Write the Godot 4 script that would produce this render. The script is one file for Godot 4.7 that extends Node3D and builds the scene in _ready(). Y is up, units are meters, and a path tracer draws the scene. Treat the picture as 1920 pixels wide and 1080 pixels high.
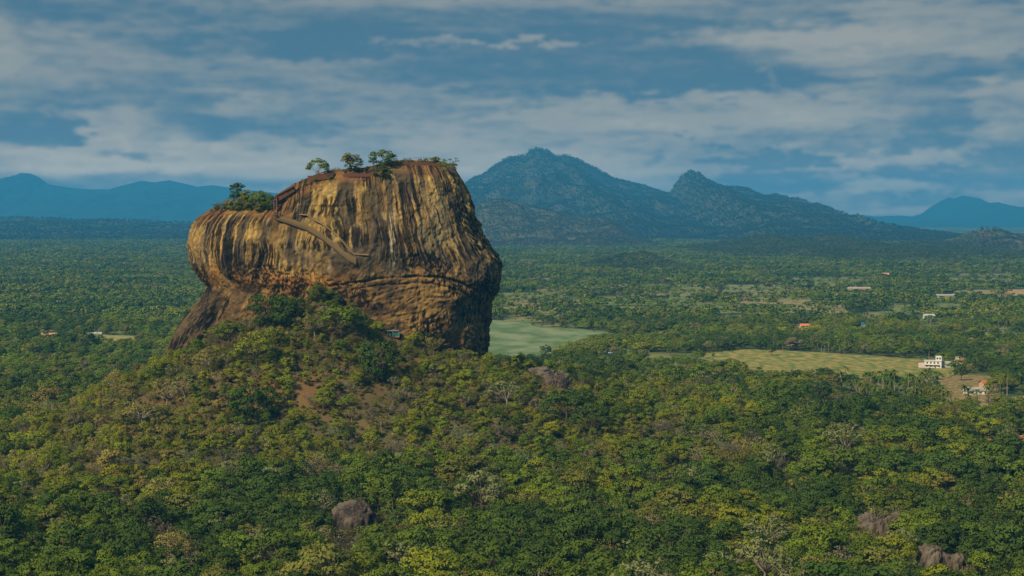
extends Node3D
# A great flat-topped rock standing on a wooded talus hill, a forested plain with fields and a pond, and mountains in blue air behind.
# Metres, y up; the plain lies at y = 0, the camera stands EYE metres above it and looks towards -z.
const FOCAL := 2880.0      # focal length in pixels of a 1920-wide picture
const EYE := 140.0
const HOR := 405.0         # row of the horizon in that picture
const ROCK_D := 1000.0
const S := ROCK_D / FOCAL  # metres per picture pixel at the rock
const EXPOSURE := 1.36
const SKY_GAIN := 1.0 / EXPOSURE
const HAZE := 0.00006
const HAZE_TOP := 900.0
const RAIL := Color(0.16, 0.12, 0.1)

var rng := RandomNumberGenerator.new()
var nz := {}
var used := {}
var mats := {}
var lut := {}
var species := {}
var forest := {}
var open_areas := []       # PackedVector2Array (x, z) polygons where no trees stand
var keep_clear := []       # Vector3(x, z, radius)
var crowns := []           # the same round the trees that are set by hand; scrub still grows there


# ---------------------------------------------------------------- helpers
func noise(key: String, freq: float, octaves := 3) -> FastNoiseLite:
	if not nz.has(key):
		var n := FastNoiseLite.new()
		n.seed = hash(key) % 10000
		n.noise_type = FastNoiseLite.TYPE_SIMPLEX_SMOOTH
		n.frequency = freq
		n.fractal_octaves = octaves
		nz[key] = n
	return nz[key]


func numbered(called: String) -> String:
	if not used.has(called):
		used[called] = 0
		return called
	used[called] += 1
	return "%s_%03d" % [called, used[called]]


func tag(o: Node, label := "", category := "", group := "", kind := "") -> Node:
	if label: o.set_meta("label", label)
	if category: o.set_meta("category", category)
	if group: o.set_meta("group", group)
	if kind: o.set_meta("kind", kind)
	return o


func thing(called: String, at: Vector3, label: String, category: String, group := "") -> Node3D:
	var o := Node3D.new()
	o.name = numbered(called)
	o.position = at
	add_child(o)
	tag(o, label, category, group)
	return o


func part(parent: Node, called: String, mesh: Mesh, m: Material, at := Vector3.ZERO) -> MeshInstance3D:
	var o := MeshInstance3D.new()
	o.name = called if parent != self else numbered(called)
	o.mesh = mesh
	o.material_override = m
	o.position = at
	parent.add_child(o, true)
	return o


func mat(key: String, c: Color, rough := 0.9, vertex := false) -> StandardMaterial3D:   # c is a linear base colour
	if not mats.has(key):
		var m := StandardMaterial3D.new()
		m.resource_name = key
		m.albedo_color = c.linear_to_srgb()
		m.roughness = rough
		m.metallic_specular = 0.25
		m.vertex_color_use_as_albedo = vertex
		if key.begins_with("leaf") or key == "foliage":      # light shines through leaves
			m.backlight_enabled = true
			m.backlight = Color(0.62, 0.66, 0.40)
		mats[key] = m
	return mats[key]


func mixc(a: Color, b: Color, t: float) -> Color:
	return a.lerp(b, clampf(t, 0.0, 1.0))


func tone(c: Color, k: float) -> Color:
	return Color(c.r * k, c.g * k, c.b * k)


func sstep(a: float, b: float, v: float) -> float:
	return smoothstep(a, b, v)


func table(key: String, rows: Array, from: int, to: int, blur := 3) -> void:   # a smooth lookup, one entry per whole number
	var a := PackedFloat32Array()
	for v in range(from, to + 1):
		var k := 0
		while k < rows.size() - 2 and v > rows[k + 1][0]:
			k += 1
		var f := clampf((v - rows[k][0]) / float(rows[k + 1][0] - rows[k][0]), 0.0, 1.0)
		a.append(lerpf(rows[k][1], rows[k + 1][1], f))
	var b := a.duplicate()
	for i in a.size():
		var sum := 0.0
		for j in range(-blur, blur + 1):
			sum += a[clampi(i + j, 0, a.size() - 1)]
		b[i] = sum / (2 * blur + 1)
	lut[key] = [from, b]


func look(key: String, v: float) -> float:
	var t: Array = lut[key]
	var a: PackedFloat32Array = t[1]
	var p := clampf(v - t[0], 0.0, a.size() - 1.001)
	var i := int(p)
	return lerpf(a[i], a[i + 1], p - i)


func pic(px: float, py: float, d: float) -> Vector3:   # the point that many metres away on a line of sight
	return Vector3((px - 960.0) / FOCAL * d, EYE - (py - HOR) / FOCAL * d, -d)


func on_plain(px: float, py: float) -> Vector3:
	return pic(px, py, EYE * FOCAL / (py - HOR))


func on_ground(px: float, py: float, from := 430.0) -> Vector3:
	var d := from
	while d < 12000.0:
		var p := pic(px, py, d)
		if ground(p.x, p.z) >= p.y:
			return Vector3(p.x, ground(p.x, p.z), p.z)
		d *= 1.003
	return pic(px, py, d)


func grid(cols: int, rows: int, v: PackedVector3Array, c: PackedColorArray, wrap := false, uv := PackedVector2Array()) -> ArrayMesh:
	var nrm := PackedVector3Array()
	nrm.resize(v.size())
	for r in rows:
		for k in cols:
			var l := (k - 1 + cols) % cols if wrap else maxi(k - 1, 0)
			var g := (k + 1) % cols if wrap else mini(k + 1, cols - 1)
			var a: Vector3 = v[r * cols + g] - v[r * cols + l]
			var b: Vector3 = v[mini(r + 1, rows - 1) * cols + k] - v[maxi(r - 1, 0) * cols + k]
			nrm[r * cols + k] = a.cross(b).normalized()
	var idx := PackedInt32Array()
	for r in rows - 1:
		for k in (cols if wrap else cols - 1):
			var a := r * cols + k
			var b := r * cols + (k + 1) % cols
			idx.append_array([a, a + cols, b, b, a + cols, b + cols])
	var arr := []
	arr.resize(Mesh.ARRAY_MAX)
	arr[Mesh.ARRAY_VERTEX] = v
	arr[Mesh.ARRAY_NORMAL] = nrm
	if c.size(): arr[Mesh.ARRAY_COLOR] = c
	if uv.size(): arr[Mesh.ARRAY_TEX_UV] = uv
	arr[Mesh.ARRAY_INDEX] = idx
	var m := ArrayMesh.new()
	m.add_surface_from_arrays(Mesh.PRIMITIVE_TRIANGLES, arr)
	return m


class Soup:   # loose triangles with normals and colours
	var v := PackedVector3Array()
	var n := PackedVector3Array()
	var c := PackedColorArray()

	func tri(p: Vector3, q: Vector3, r: Vector3, nn: Vector3, col: Color) -> void:
		if (q - p).cross(r - p).dot(nn) > 0.0:
			v.append_array([p, r, q])
		else:
			v.append_array([p, q, r])
		n.append_array([nn, nn, nn])
		c.append_array([col, col, col])

	func quad(p: Vector3, q: Vector3, r: Vector3, s: Vector3, nn: Vector3, col: Color) -> void:
		tri(p, q, r, nn, col)
		tri(p, r, s, nn, col)

	func face(p: Vector3, q: Vector3, r: Vector3, s: Vector3, away: Vector3, col := Color.WHITE) -> void:
		var nn := (q - p).cross(s - p).normalized()
		if nn.dot((p + r) / 2.0 - away) < 0.0: nn = -nn
		quad(p, q, r, s, nn, col)

	func box(at: Vector3, size: Vector3, col := Color.WHITE, turn := 0.0) -> void:
		var h := size / 2.0
		var k := []
		for i in 8:
			k.append(at + Vector3(h.x if i & 1 else -h.x, h.y if i & 2 else -h.y, h.z if i & 4 else -h.z).rotated(Vector3.UP, turn))
		for f in [[0, 1, 3, 2], [4, 5, 7, 6], [0, 2, 6, 4], [1, 3, 7, 5], [0, 1, 5, 4], [2, 3, 7, 6]]:
			face(k[f[0]], k[f[1]], k[f[2]], k[f[3]], at, col)

	func tube(pts: Array, radii: Array, sides: int, col := Color.WHITE) -> void:
		var rings := []
		for i in pts.size():
			var dir: Vector3 = (pts[mini(i + 1, pts.size() - 1)] - pts[maxi(i - 1, 0)]).normalized()
			var a := dir.cross(Vector3(0.31, 0.2, 0.93)).normalized()
			var b := dir.cross(a)
			var ring := []
			for k in sides:
				var w := TAU * k / sides
				ring.append([pts[i] + (a * cos(w) + b * sin(w)) * radii[i], a * cos(w) + b * sin(w)])
			rings.append(ring)
		for i in pts.size() - 1:
			for k in sides:
				var p: Array = rings[i][k]
				var q: Array = rings[i][(k + 1) % sides]
				var r: Array = rings[i + 1][(k + 1) % sides]
				var s: Array = rings[i + 1][k]
				quad(p[0], q[0], r[0], s[0], (p[1] + q[1]).normalized(), col)

	func into(m: ArrayMesh, material: Material = null) -> ArrayMesh:
		var arr := []
		arr.resize(Mesh.ARRAY_MAX)
		arr[Mesh.ARRAY_VERTEX] = v
		arr[Mesh.ARRAY_NORMAL] = n
		arr[Mesh.ARRAY_COLOR] = c
		m.add_surface_from_arrays(Mesh.PRIMITIVE_TRIANGLES, arr)
		if material: m.surface_set_material(m.get_surface_count() - 1, material)
		return m

	func mesh() -> ArrayMesh:
		return into(ArrayMesh.new())


# ---------------------------------------------------------------- sky
const CLOUDS := [   # column, row, half width, half height, brightness added: the banks and rifts in the northern sky
	[330, 25, 420, 22, -0.10], [560, 85, 260, 24, -0.34], [930, 60, 420, 30, -0.20], [1180, 135, 420, 42, -0.30], [900, 83, 190, 7, 0.55],
	[880, 8, 380, 12, 0.16], [1650, 95, 260, 48, 0.38], [1480, 75, 250, 18, 0.22], [1790, 30, 190, 26, 0.22], [1600, 125, 90, 24, 0.20], [1780, 130, 240, 22, -0.30],
	[1340, 212, 380, 30, 0.34], [1620, 205, 120, 26, 0.10], [1790, 210, 190, 34, -0.22], [60, 250, 105, 30, -0.62], [140, 240, 30, 24, -0.30], [345, 260, 70, 50, -0.34],
	[0, 85, 45, 60, 0.30], [140, 110, 130, 36, 0.12], [440, 90, 70, 22, 0.20], [470, 200, 75, 20, 0.22], [500, 245, 120, 34, -0.20], [330, 190, 260, 46, -0.10],
	[200, 268, 200, 60, 0.42], [470, 300, 160, 40, 0.36], [170, 312, 300, 16, 0.10], [230, 286, 40, 8, -0.45], [250, 340, 380, 14, -0.10],
	[1440, 302, 130, 13, -0.62], [1460, 344, 120, 20, -0.42], [1350, 273, 38, 3, -0.45], [1445, 276, 40, 3, -0.35], [1290, 250, 22, 3, -0.35], [1740, 268, 66, 16, -0.30],
	[1780, 283, 34, 7, -0.30], [1880, 298, 70, 15, -0.42], [1690, 322, 110, 12, -0.34], [1850, 335, 120, 24, -0.26], [1650, 300, 300, 18, 0.22], [1640, 350, 150, 10, 0.30],
	[1720, 372, 120, 16, -0.24], [1880, 190, 60, 60, 0.30], [1000, 260, 340, 48, 0.16], [1140, 300, 140, 40, 0.12], [1215, 300, 22, 12, -0.22], [1420, 145, 14, 22, 0.30], [1640, 145, 14, 8, 0.22], [1519, 391, 24, 4, -0.4],
	[1080, 330, 230, 40, 0.10], [850, 300, 120, 44, 0.14]]


func sky_color(dir: Vector3) -> Color:
	var el := asin(clampf(dir.y, -1.0, 1.0))
	var az := atan2(dir.x, -dir.z)
	var n1 := noise("cloud_wide", 1.0, 4)
	var n2 := noise("cloud_fine", 1.0, 5)
	var flat := Vector3(dir.x, 0.0, dir.z)
	var wide := n1.get_noise_3d(flat.x * 3.2, dir.y * 22.0, flat.z * 3.2)
	var fine := n2.get_noise_3d(flat.x * 13.0, dir.y * 96.0, flat.z * 13.0)
	var tiny := n2.get_noise_3d(flat.x * 48.0 + 40.0, dir.y * 230.0, flat.z * 48.0)
	var puff := absf(n2.get_noise_3d(flat.x * 40.0 + 11.0, dir.y * 110.0, flat.z * 40.0))
	var b := 0.45 + 0.42 * wide + 0.30 * fine + 0.18 * tiny + 0.22 * (0.22 - puff)
	if absf(az) < 0.6 and el < 0.3 and dir.z < 0.0:
		var x := 960.0 + tan(az) * FOCAL + fine * 50.0 + tiny * 34.0
		var y := HOR - tan(el) / cos(az) * FOCAL + n2.get_noise_3d(flat.x * 20.0 + 9.0, dir.y * 70.0, flat.z * 20.0) * 20.0 + tiny * 16.0
		var k := 0.46 * (1.0 - sstep(0.18, 0.3, el)) * (1.0 - sstep(0.4, 0.6, absf(az)))
		b -= 0.42 * wide * k * 1.3
		for c in CLOUDS:
			var q: float = ((x - c[0]) / c[2]) ** 2 + ((y - c[1]) / c[3]) ** 2
			if q < 4.0:
				b += c[4] * (1.0 - sstep(0.5, 1.7, q))
	var low := exp(-maxf(el, 0.0) * 22.0)
	b = clampf(b + 0.06 * low, 0.0, 1.0)
	var c := mixc(Color(0.060, 0.152, 0.234), Color(0.228, 0.268, 0.284), sstep(0.10, 0.90, b))
	c = mixc(c, Color(0.40, 0.385, 0.35), sstep(0.86, 1.15, b) * 0.5)
	if el < 0.0:
		c = mixc(c, Color(0.10, 0.16, 0.18), 1.0)
	if el > 0.0:      # the haze in front of the clouds: what stands behind it must be that much stronger
		var t := maxf(exp(-HAZE * minf((HAZE_TOP - EYE) / sin(el), 29000.0)), 0.20)
		c = Color(clampf((c.r - 0.004 * (1.0 - t)) / t, c.r * 0.6, 1.7), clampf((c.g - 0.125 * (1.0 - t)) / t, c.g * 0.6, 1.7), clampf((c.b - 0.225 * (1.0 - t)) / t, c.b * 0.6, 1.7))
	return tone(c, SKY_GAIN * (1.0 + 0.9 * sstep(0.16, 0.9, dir.y)))      # brightened overhead as under overcast, to add fill light from out of view


func sky_dir(x: float, y: float) -> Vector3:   # of a point of a panorama, both from 0 to 1
	var az := x * TAU
	var el := (0.5 - y) * PI
	return Vector3(sin(az) * cos(el), sin(el), -cos(az) * cos(el))


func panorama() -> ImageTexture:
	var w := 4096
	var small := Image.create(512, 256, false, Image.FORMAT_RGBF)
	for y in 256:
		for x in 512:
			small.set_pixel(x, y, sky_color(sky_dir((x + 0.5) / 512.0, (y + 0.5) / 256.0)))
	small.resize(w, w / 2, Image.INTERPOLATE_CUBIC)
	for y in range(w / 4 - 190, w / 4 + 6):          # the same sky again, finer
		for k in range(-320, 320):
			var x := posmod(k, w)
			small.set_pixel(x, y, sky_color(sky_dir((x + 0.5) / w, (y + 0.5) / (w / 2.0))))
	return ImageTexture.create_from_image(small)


# ---------------------------------------------------------------- terrain
func rock_reach(x: float, z: float) -> float:   # metres outside the foot of the rock, negative inside
	var dx := absf(x + 112.0) - 66.0
	return Vector2(maxf(dx, 0.0) * (1.8 if x < -112.0 else 1.15), z + 1000.0).length() - 54.0


func ground(x: float, z: float) -> float:
	var r := rock_reach(x, z)
	if r > 440.0:
		return 0.0
	var out := maxf(r, 0.0)
	var h := 37.0 * exp(-pow(out / 130.0, 1.25))
	var cone := Vector2((x + 115.0) * (1.25 if x > -115.0 else 1.0), minf(z + 942.0, 0.0) * 3.0 + maxf(z + 942.0, 0.0)).length()
	h += 54.0 * exp(-pow(cone / 84.0, 1.2))
	h += 11.0 * exp(-((x + 215.0) / 80.0) ** 2 - ((z + 730.0) / 120.0) ** 2)
	h += 6.0 * exp(-((x - 40.0) / 80.0) ** 2 - ((z + 850.0) / 90.0) ** 2)
	var bumps := noise("ground", 0.012, 4).get_noise_2d(x, z)
	return maxf(h + bumps * minf(h * 0.22, 7.0), 0.0) * (1.0 - sstep(330.0, 440.0, r))


func build_ground() -> void:
	var azs := []
	var a := -180.0
	while a < 180.0:
		azs.append(a)
		a += 0.16 if absf(a) < 25.0 else 5.0
	azs.append(180.0)
	var ds := [40.0, 120.0, 250.0, 400.0]
	while ds[-1] < 28500.0:
		ds.append(ds[-1] + (5.0 if ds[-1] < 1150.0 else ds[-1] * 0.03))
	var v := PackedVector3Array()
	var c := PackedColorArray()
	var n := noise("soil", 0.02, 4)
	for d in ds:
		for q in azs:
			var x: float = sin(deg_to_rad(q)) * d
			var z: float = -cos(deg_to_rad(q)) * d
			var y := ground(x, z)
			v.append(Vector3(x, y, z))
			var k := n.get_noise_2d(x, z)
			var col := mixc(Color(0.06, 0.07, 0.022), Color(0.10, 0.09, 0.035), 0.5 + k)
			if y > 0.5:
				col = mixc(col, mixc(Color(0.10, 0.065, 0.03), Color(0.17, 0.095, 0.035), 0.2 + k * 1.5), sstep(4.0, 50.0, y))
			elif d > 1200.0:
				var open := noise("clearing", 0.0022, 3).get_noise_2d(x * 0.8, z * 2.2)
				col = mixc(mixc(col, Color(0.05, 0.075, 0.025), 0.7), mixc(Color(0.10, 0.14, 0.04), Color(0.19, 0.17, 0.07), 0.5 + k * 1.5), sstep(0.15, 0.3, open))
			c.append(col)
	tag(part(self, "ground", grid(azs.size(), ds.size(), v, c), mat("soil", Color.WHITE, 0.95, true)), "brown and green earth under the forest, rising to the hill", "", "", "structure")


func field(called: String, pts: Array, label: String, c1: Color, c2: Color, scale: float, lift := 0.12, rough := 0.9) -> void:   # pts are picture points of its corners on the plain
	var poly := PackedVector2Array()
	var n := noise("edge", 0.35, 2)
	for i in pts.size():
		var p := on_plain(pts[i][0], pts[i][1])
		var q := on_plain(pts[(i + 1) % pts.size()][0], pts[(i + 1) % pts.size()][1])
		var steps := clampi(int(p.distance_to(q) / 14.0), 1, 40)
		for k in steps:
			var t := p.lerp(q, float(k) / steps)
			var wob := minf(p.distance_to(q) * 0.05, 5.0)
			poly.append(Vector2(t.x + n.get_noise_2d(t.x, t.z) * wob, t.z + n.get_noise_2d(t.z, t.x) * wob))
	(thin_areas if called == "field" else open_areas).append(poly)
	fields += 1
	var idx := Geometry2D.triangulate_polygon(poly)
	var s := Soup.new()
	for i in range(0, idx.size(), 3):
		var k := []
		for j in 3:
			k.append(Vector3(poly[idx[i + j]].x, lift, poly[idx[i + j]].y))
		s.tri(k[0], k[1], k[2], Vector3.UP, Color.WHITE)
	var m := StandardMaterial3D.new()
	m.resource_name = called
	var t := NoiseTexture2D.new()
	t.width = 512
	t.height = 512
	t.seamless = true
	var fn := FastNoiseLite.new()
	fn.seed = fields * 7
	fn.frequency = 0.012
	fn.fractal_octaves = 5
	t.noise = fn
	var g := Gradient.new()
	g.set_color(0, c1.linear_to_srgb())
	g.set_color(1, c2.linear_to_srgb())
	g.set_offset(0, 0.25)
	g.set_offset(1, 0.75)
	t.color_ramp = g
	m.albedo_texture = t
	m.uv1_triplanar = true
	m.uv1_world_triplanar = true
	m.uv1_scale = Vector3(1, 1, 0.45) / scale
	m.roughness = rough
	m.metallic_specular = 0.25
	tag(part(self, called, s.mesh(), m), label, "", "", "structure")


# ---------------------------------------------------------------- the rock
func build_tables() -> void:
	table("left", [[280, 408], [366, 407], [384, 406], [394, 400], [404, 384], [420, 370], [450, 363], [490, 363], [508, 369], [524, 380], [534, 388], [545, 386], [560, 373], [590, 348], [620, 328], [650, 314], [690, 298], [780, 258]], 280, 780, 2)
	table("right", [[280, 836], [300, 842], [312, 851], [340, 867], [370, 880], [400, 893], [440, 907], [465, 920], [490, 934], [520, 938], [548, 934], [568, 924], [590, 920], [640, 917], [670, 911], [695, 903], [780, 896]], 280, 780, 2)
	table("front", [[280, 8], [298, 14], [312, 26], [326, 38], [345, 43], [400, 52], [450, 58], [490, 61], [512, 61], [524, 60], [532, 58], [545, 57], [580, 58], [640, 61], [700, 68], [780, 78]], 280, 780, 2)
	# the skyline, with the step at the left shoulder
	table("top", [[250, 420], [380, 400], [400, 392], [430, 388], [470, 389], [528, 389], [538, 386], [546, 368], [568, 347], [580, 343], [594, 336], [620, 325], [640, 321], [690, 318], [712, 312], [735, 305], [770, 302], [832, 304], [850, 309], [866, 328], [881, 362], [960, 420]], 250, 960, 2)
	table("ledge", [[350, 534], [385, 530], [408, 509], [440, 514], [470, 521], [520, 527], [560, 531], [630, 527], [680, 521], [728, 514], [790, 508], [830, 512], [860, 519], [900, 540], [950, 560]], 350, 950, 6)


const SQ := 0.78


func front_depth(px: float, py: float) -> float:
	var q := py - (look("ledge", px) - 528.0) * (1.0 - sstep(60.0, 140.0, absf(py - 528.0)))
	var d := look("front", q)
	if q > 500.0 and q < 640.0:      # right of the middle the lower wall stands nearly flush with the upper one
		d = lerpf(d, lerpf(look("front", 500.0), look("front", 640.0), (q - 500.0) / 140.0), sstep(560.0, 680.0, px) * (1.0 - 0.6 * sstep(840.0, 900.0, px)))
	return d


func rock_at(phi: float, t: float) -> Array:   # [place before relief, outward, picture column, picture row]
	var cs := cos(phi)
	var sn := sin(phi)
	var xx := signf(cs) * pow(absf(cs), SQ)
	var py := 760.0
	var px := 650.0
	for i in 3:
		var top := look("top", px)
		py = lerpf(770.0, top, t)
		px = 650.0 + xx * (look("right", py) - 650.0 if xx > 0.0 else 650.0 - look("left", py))
	var depth := 52.0
	if sn > 0.0:
		depth = front_depth(px, py)
	var zz := signf(sn) * pow(absf(sn), SQ) * depth
	var p := Vector3((px - 960.0) * S, EYE - (py - HOR) * S, -ROCK_D + zz)
	var o := Vector3(cs / 90.0, 0.0, sn / 55.0).normalized()
	return [p, o, px, py]


var face_map := {}


func rock_surface(px: float, py: float) -> Vector3:   # where a line of sight meets the front of the rock
	for drop in 30:
		var sum := 0.0
		var n := 0
		for i in range(-2, 3):
			for j in range(-1, 2):
				var key := int(px / 3.0 + i) + int((py + drop) / 3.0 + j) * 1000
				if face_map.has(key):
					sum += face_map[key]
					n += 1
		if n >= 5:
			return pic(px, py + drop, sum / n)
	return pic(px, py, 960.0)


func rock_color(px: float, py: float, arc: float, p: Vector3, hollow: float) -> Color:
	var nb := noise("rock_big", 0.02, 3)
	var ns := noise("rock_streak", 1.0, 3)
	var nf := noise("rock_fine", 0.35, 3)
	var led := look("ledge", clampf(px, 350.0, 950.0))
	var big := nb.get_noise_2d(arc * 1.2, py * 0.55)
	var patch := nb.get_noise_2d(arc * 0.8 + 200.0, py * 0.45 + 90.0)
	var sway := arc + 2.0 * nb.get_noise_2d(arc * 1.5, py * 0.35) + (py - 500.0) * 0.03 * nb.get_noise_2d(arc * 0.6, 7.0)
	var s1 := 1.7 * ns.get_noise_2d(sway * 0.065, py * 0.0035)
	var s2 := 1.6 * ns.get_noise_2d(sway * 0.19 + 50.0, py * 0.007)
	var s3 := 1.6 * ns.get_noise_2d(sway * 0.62 + 90.0, py * 0.016)
	var grain := nf.get_noise_3d(p.x, p.y, p.z)
	var c := mixc(Color(0.24, 0.15, 0.06), Color(0.46, 0.30, 0.10), 0.5 + big * 1.5 + grain * 0.45)
	var above := sstep(10.0, -10.0, py - led)
	var right := sstep(540.0, 720.0, px)
	# pale and yellow runs of water
	c = mixc(c, Color(0.58, 0.42, 0.145), sstep(0.05, 0.4, s2 * 0.8 + 0.6 * patch + 0.25 * s3) * 0.8 * lerpf(0.6, 1.0, above))
	c = mixc(c, Color(0.56, 0.49, 0.35), sstep(0.05, 0.36, s3 * 0.5 + s1 * 0.6 - patch * 0.4) * 0.7 * above)
	# black algae runs, broad and narrow, starting at different heights
	var start := 40.0 * nb.get_noise_2d(arc * 2.0, 3.0)
	var dark := sstep(-0.12, 0.16, s1 + 0.4 * s2 - 0.4 * patch) * 0.9
	dark = maxf(dark, sstep(0.04, 0.28, s2 + 0.3 * s3 - 0.3 * big) * 0.6 * sstep(360.0, 400.0, py + start))
	dark = maxf(dark, sstep(0.10, 0.34, s3 - 0.2 * s2 + 0.3 * big) * 0.4)
	dark = maxf(dark, (1.0 - sstep(10.0, 24.0, absf(px - 697.0 + (py - 400.0) * 0.12 + 14.0 * big))) * (1.0 - sstep(470.0, 505.0, py)) * 0.8)
	c = mixc(c, Color(0.060, 0.044, 0.030), dark * lerpf(lerpf(0.9, 0.35, right), 1.0, above))
	# a white run right of the middle and a pale broad sheet on the right shoulder
	c = mixc(c, Color(0.55, 0.49, 0.38), (1.0 - sstep(3.0, 9.0, absf(px - 737.0 + 4.0 * s3))) * sstep(385.0, 415.0, py) * (1.0 - sstep(490.0, 515.0, py)) * sstep(-0.3, 0.3, s3) * 0.7)
	c = mixc(c, Color(0.36, 0.31, 0.19), (1.0 - sstep(12.0, 44.0, absf(px - 815.0))) * sstep(340.0, 380.0, py) * (1.0 - sstep(440.0, 500.0, py)) * sstep(-0.3, 0.2, s2) * 0.6)
	c = mixc(c, Color(0.49, 0.36, 0.11), (1.0 - sstep(8.0, 26.0, absf(px - 628.0 + (py - 400.0) * 0.15))) * sstep(384.0, 390.0, py) * (1.0 - sstep(425.0, 460.0, py)) * sstep(-0.2, 0.2, s3) * 0.8)
	# orange stone kept dry under the overhangs
	var dry := (1.0 - sstep(0.0, 34.0, absf(py - led - 2.0))) * sstep(-0.25, 0.3, big + 0.5 * s2 + 0.3 * grain)
	c = mixc(c, Color(0.44, 0.19, 0.045), dry * lerpf(0.75, 0.25, sstep(600.0, 680.0, px)))
	c = mixc(c, Color(0.46, 0.20, 0.06), (1.0 - sstep(8.0, 20.0, absf(px - 908.0))) * sstep(575.0, 600.0, py) * sstep(-0.2, 0.2, s2 + grain) * 0.85)
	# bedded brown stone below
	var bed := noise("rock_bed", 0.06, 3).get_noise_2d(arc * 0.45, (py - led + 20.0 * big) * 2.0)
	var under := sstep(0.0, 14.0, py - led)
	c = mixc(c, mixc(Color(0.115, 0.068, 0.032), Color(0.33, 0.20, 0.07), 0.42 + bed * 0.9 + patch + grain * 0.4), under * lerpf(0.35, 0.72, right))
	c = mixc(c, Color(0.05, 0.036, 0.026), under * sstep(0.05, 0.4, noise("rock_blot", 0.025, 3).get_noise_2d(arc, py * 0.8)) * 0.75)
	# darker grey-brown low on the left buttress
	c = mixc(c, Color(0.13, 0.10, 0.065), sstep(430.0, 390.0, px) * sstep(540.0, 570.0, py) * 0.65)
	# red earth and dry grass along the brow
	var top := look("top", px)
	var brow := sstep(26.0, 12.0, py - top + 8.0 * grain + 10.0 * big)
	c = mixc(c, mixc(Color(0.23, 0.10, 0.042), Color(0.25, 0.165, 0.055), 0.45 + big + grain), brow * (0.9 if px > 545.0 else 0.75))
	c = Color(c.r * 0.725, c.g * 0.725, c.b * 0.68)
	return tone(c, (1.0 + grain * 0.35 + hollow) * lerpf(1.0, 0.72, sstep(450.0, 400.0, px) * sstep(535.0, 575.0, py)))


func rock_skin() -> StandardMaterial3D:
	var w := 1024
	var h := 160
	var im := Image.create(w, h, false, Image.FORMAT_RGB8)
	var n := noise("skin", 1.0, 4)
	var b := noise("skin_broad", 1.0, 3)
	for y in h:
		for x in w:
			var u := x / 1024.0 * 300.0          # metres round the rock
			var v := y / 160.0 * 160.0           # metres up
			var sway := u + 3.0 * b.get_noise_2d(u * 0.02, v * 0.02) + 0.6 * b.get_noise_2d(u * 0.08 + 30.0, v * 0.12)
			var place := b.get_noise_2d(u * 0.02 + 80.0, v * 0.035)
			var low := sstep(95.0, 78.0, v + 14.0 * b.get_noise_2d(u * 0.015, 9.0))       # below the overhang stains are blots, not runs
			var k := n.get_noise_2d(sway * 0.26, v * lerpf(0.018, 0.09, low) + 5.0) * 0.9 + n.get_noise_2d(sway * lerpf(0.8, 0.35, low) + 60.0, v * lerpf(0.04, 0.22, low)) * 0.6
			var c := mixc(Color(1.0, 0.97, 0.93), Color(0.13, 0.11, 0.095), sstep(0.03, 0.22, k + place * 0.55) * sstep(-0.35, 0.1, place))
			c = mixc(c, Color(1.0, 0.98, 0.92), sstep(-0.14, -0.46, k))
			im.set_pixel(x, y, c.linear_to_srgb())
	im.resize(2048, 1024, Image.INTERPOLATE_CUBIC)
	var m := mat("rock", Color.WHITE, 0.88, true)
	m.albedo_texture = ImageTexture.create_from_image(im)
	m.texture_repeat = true
	var relief := NoiseTexture2D.new()
	relief.width = 1024
	relief.height = 1024
	relief.seamless = true
	relief.noise = noise("relief", 0.02, 5)
	m.heightmap_enabled = true
	m.heightmap_texture = relief
	m.heightmap_scale = 40.0
	m.uv1_scale = Vector3(1, 1, 1)
	return m


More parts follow.
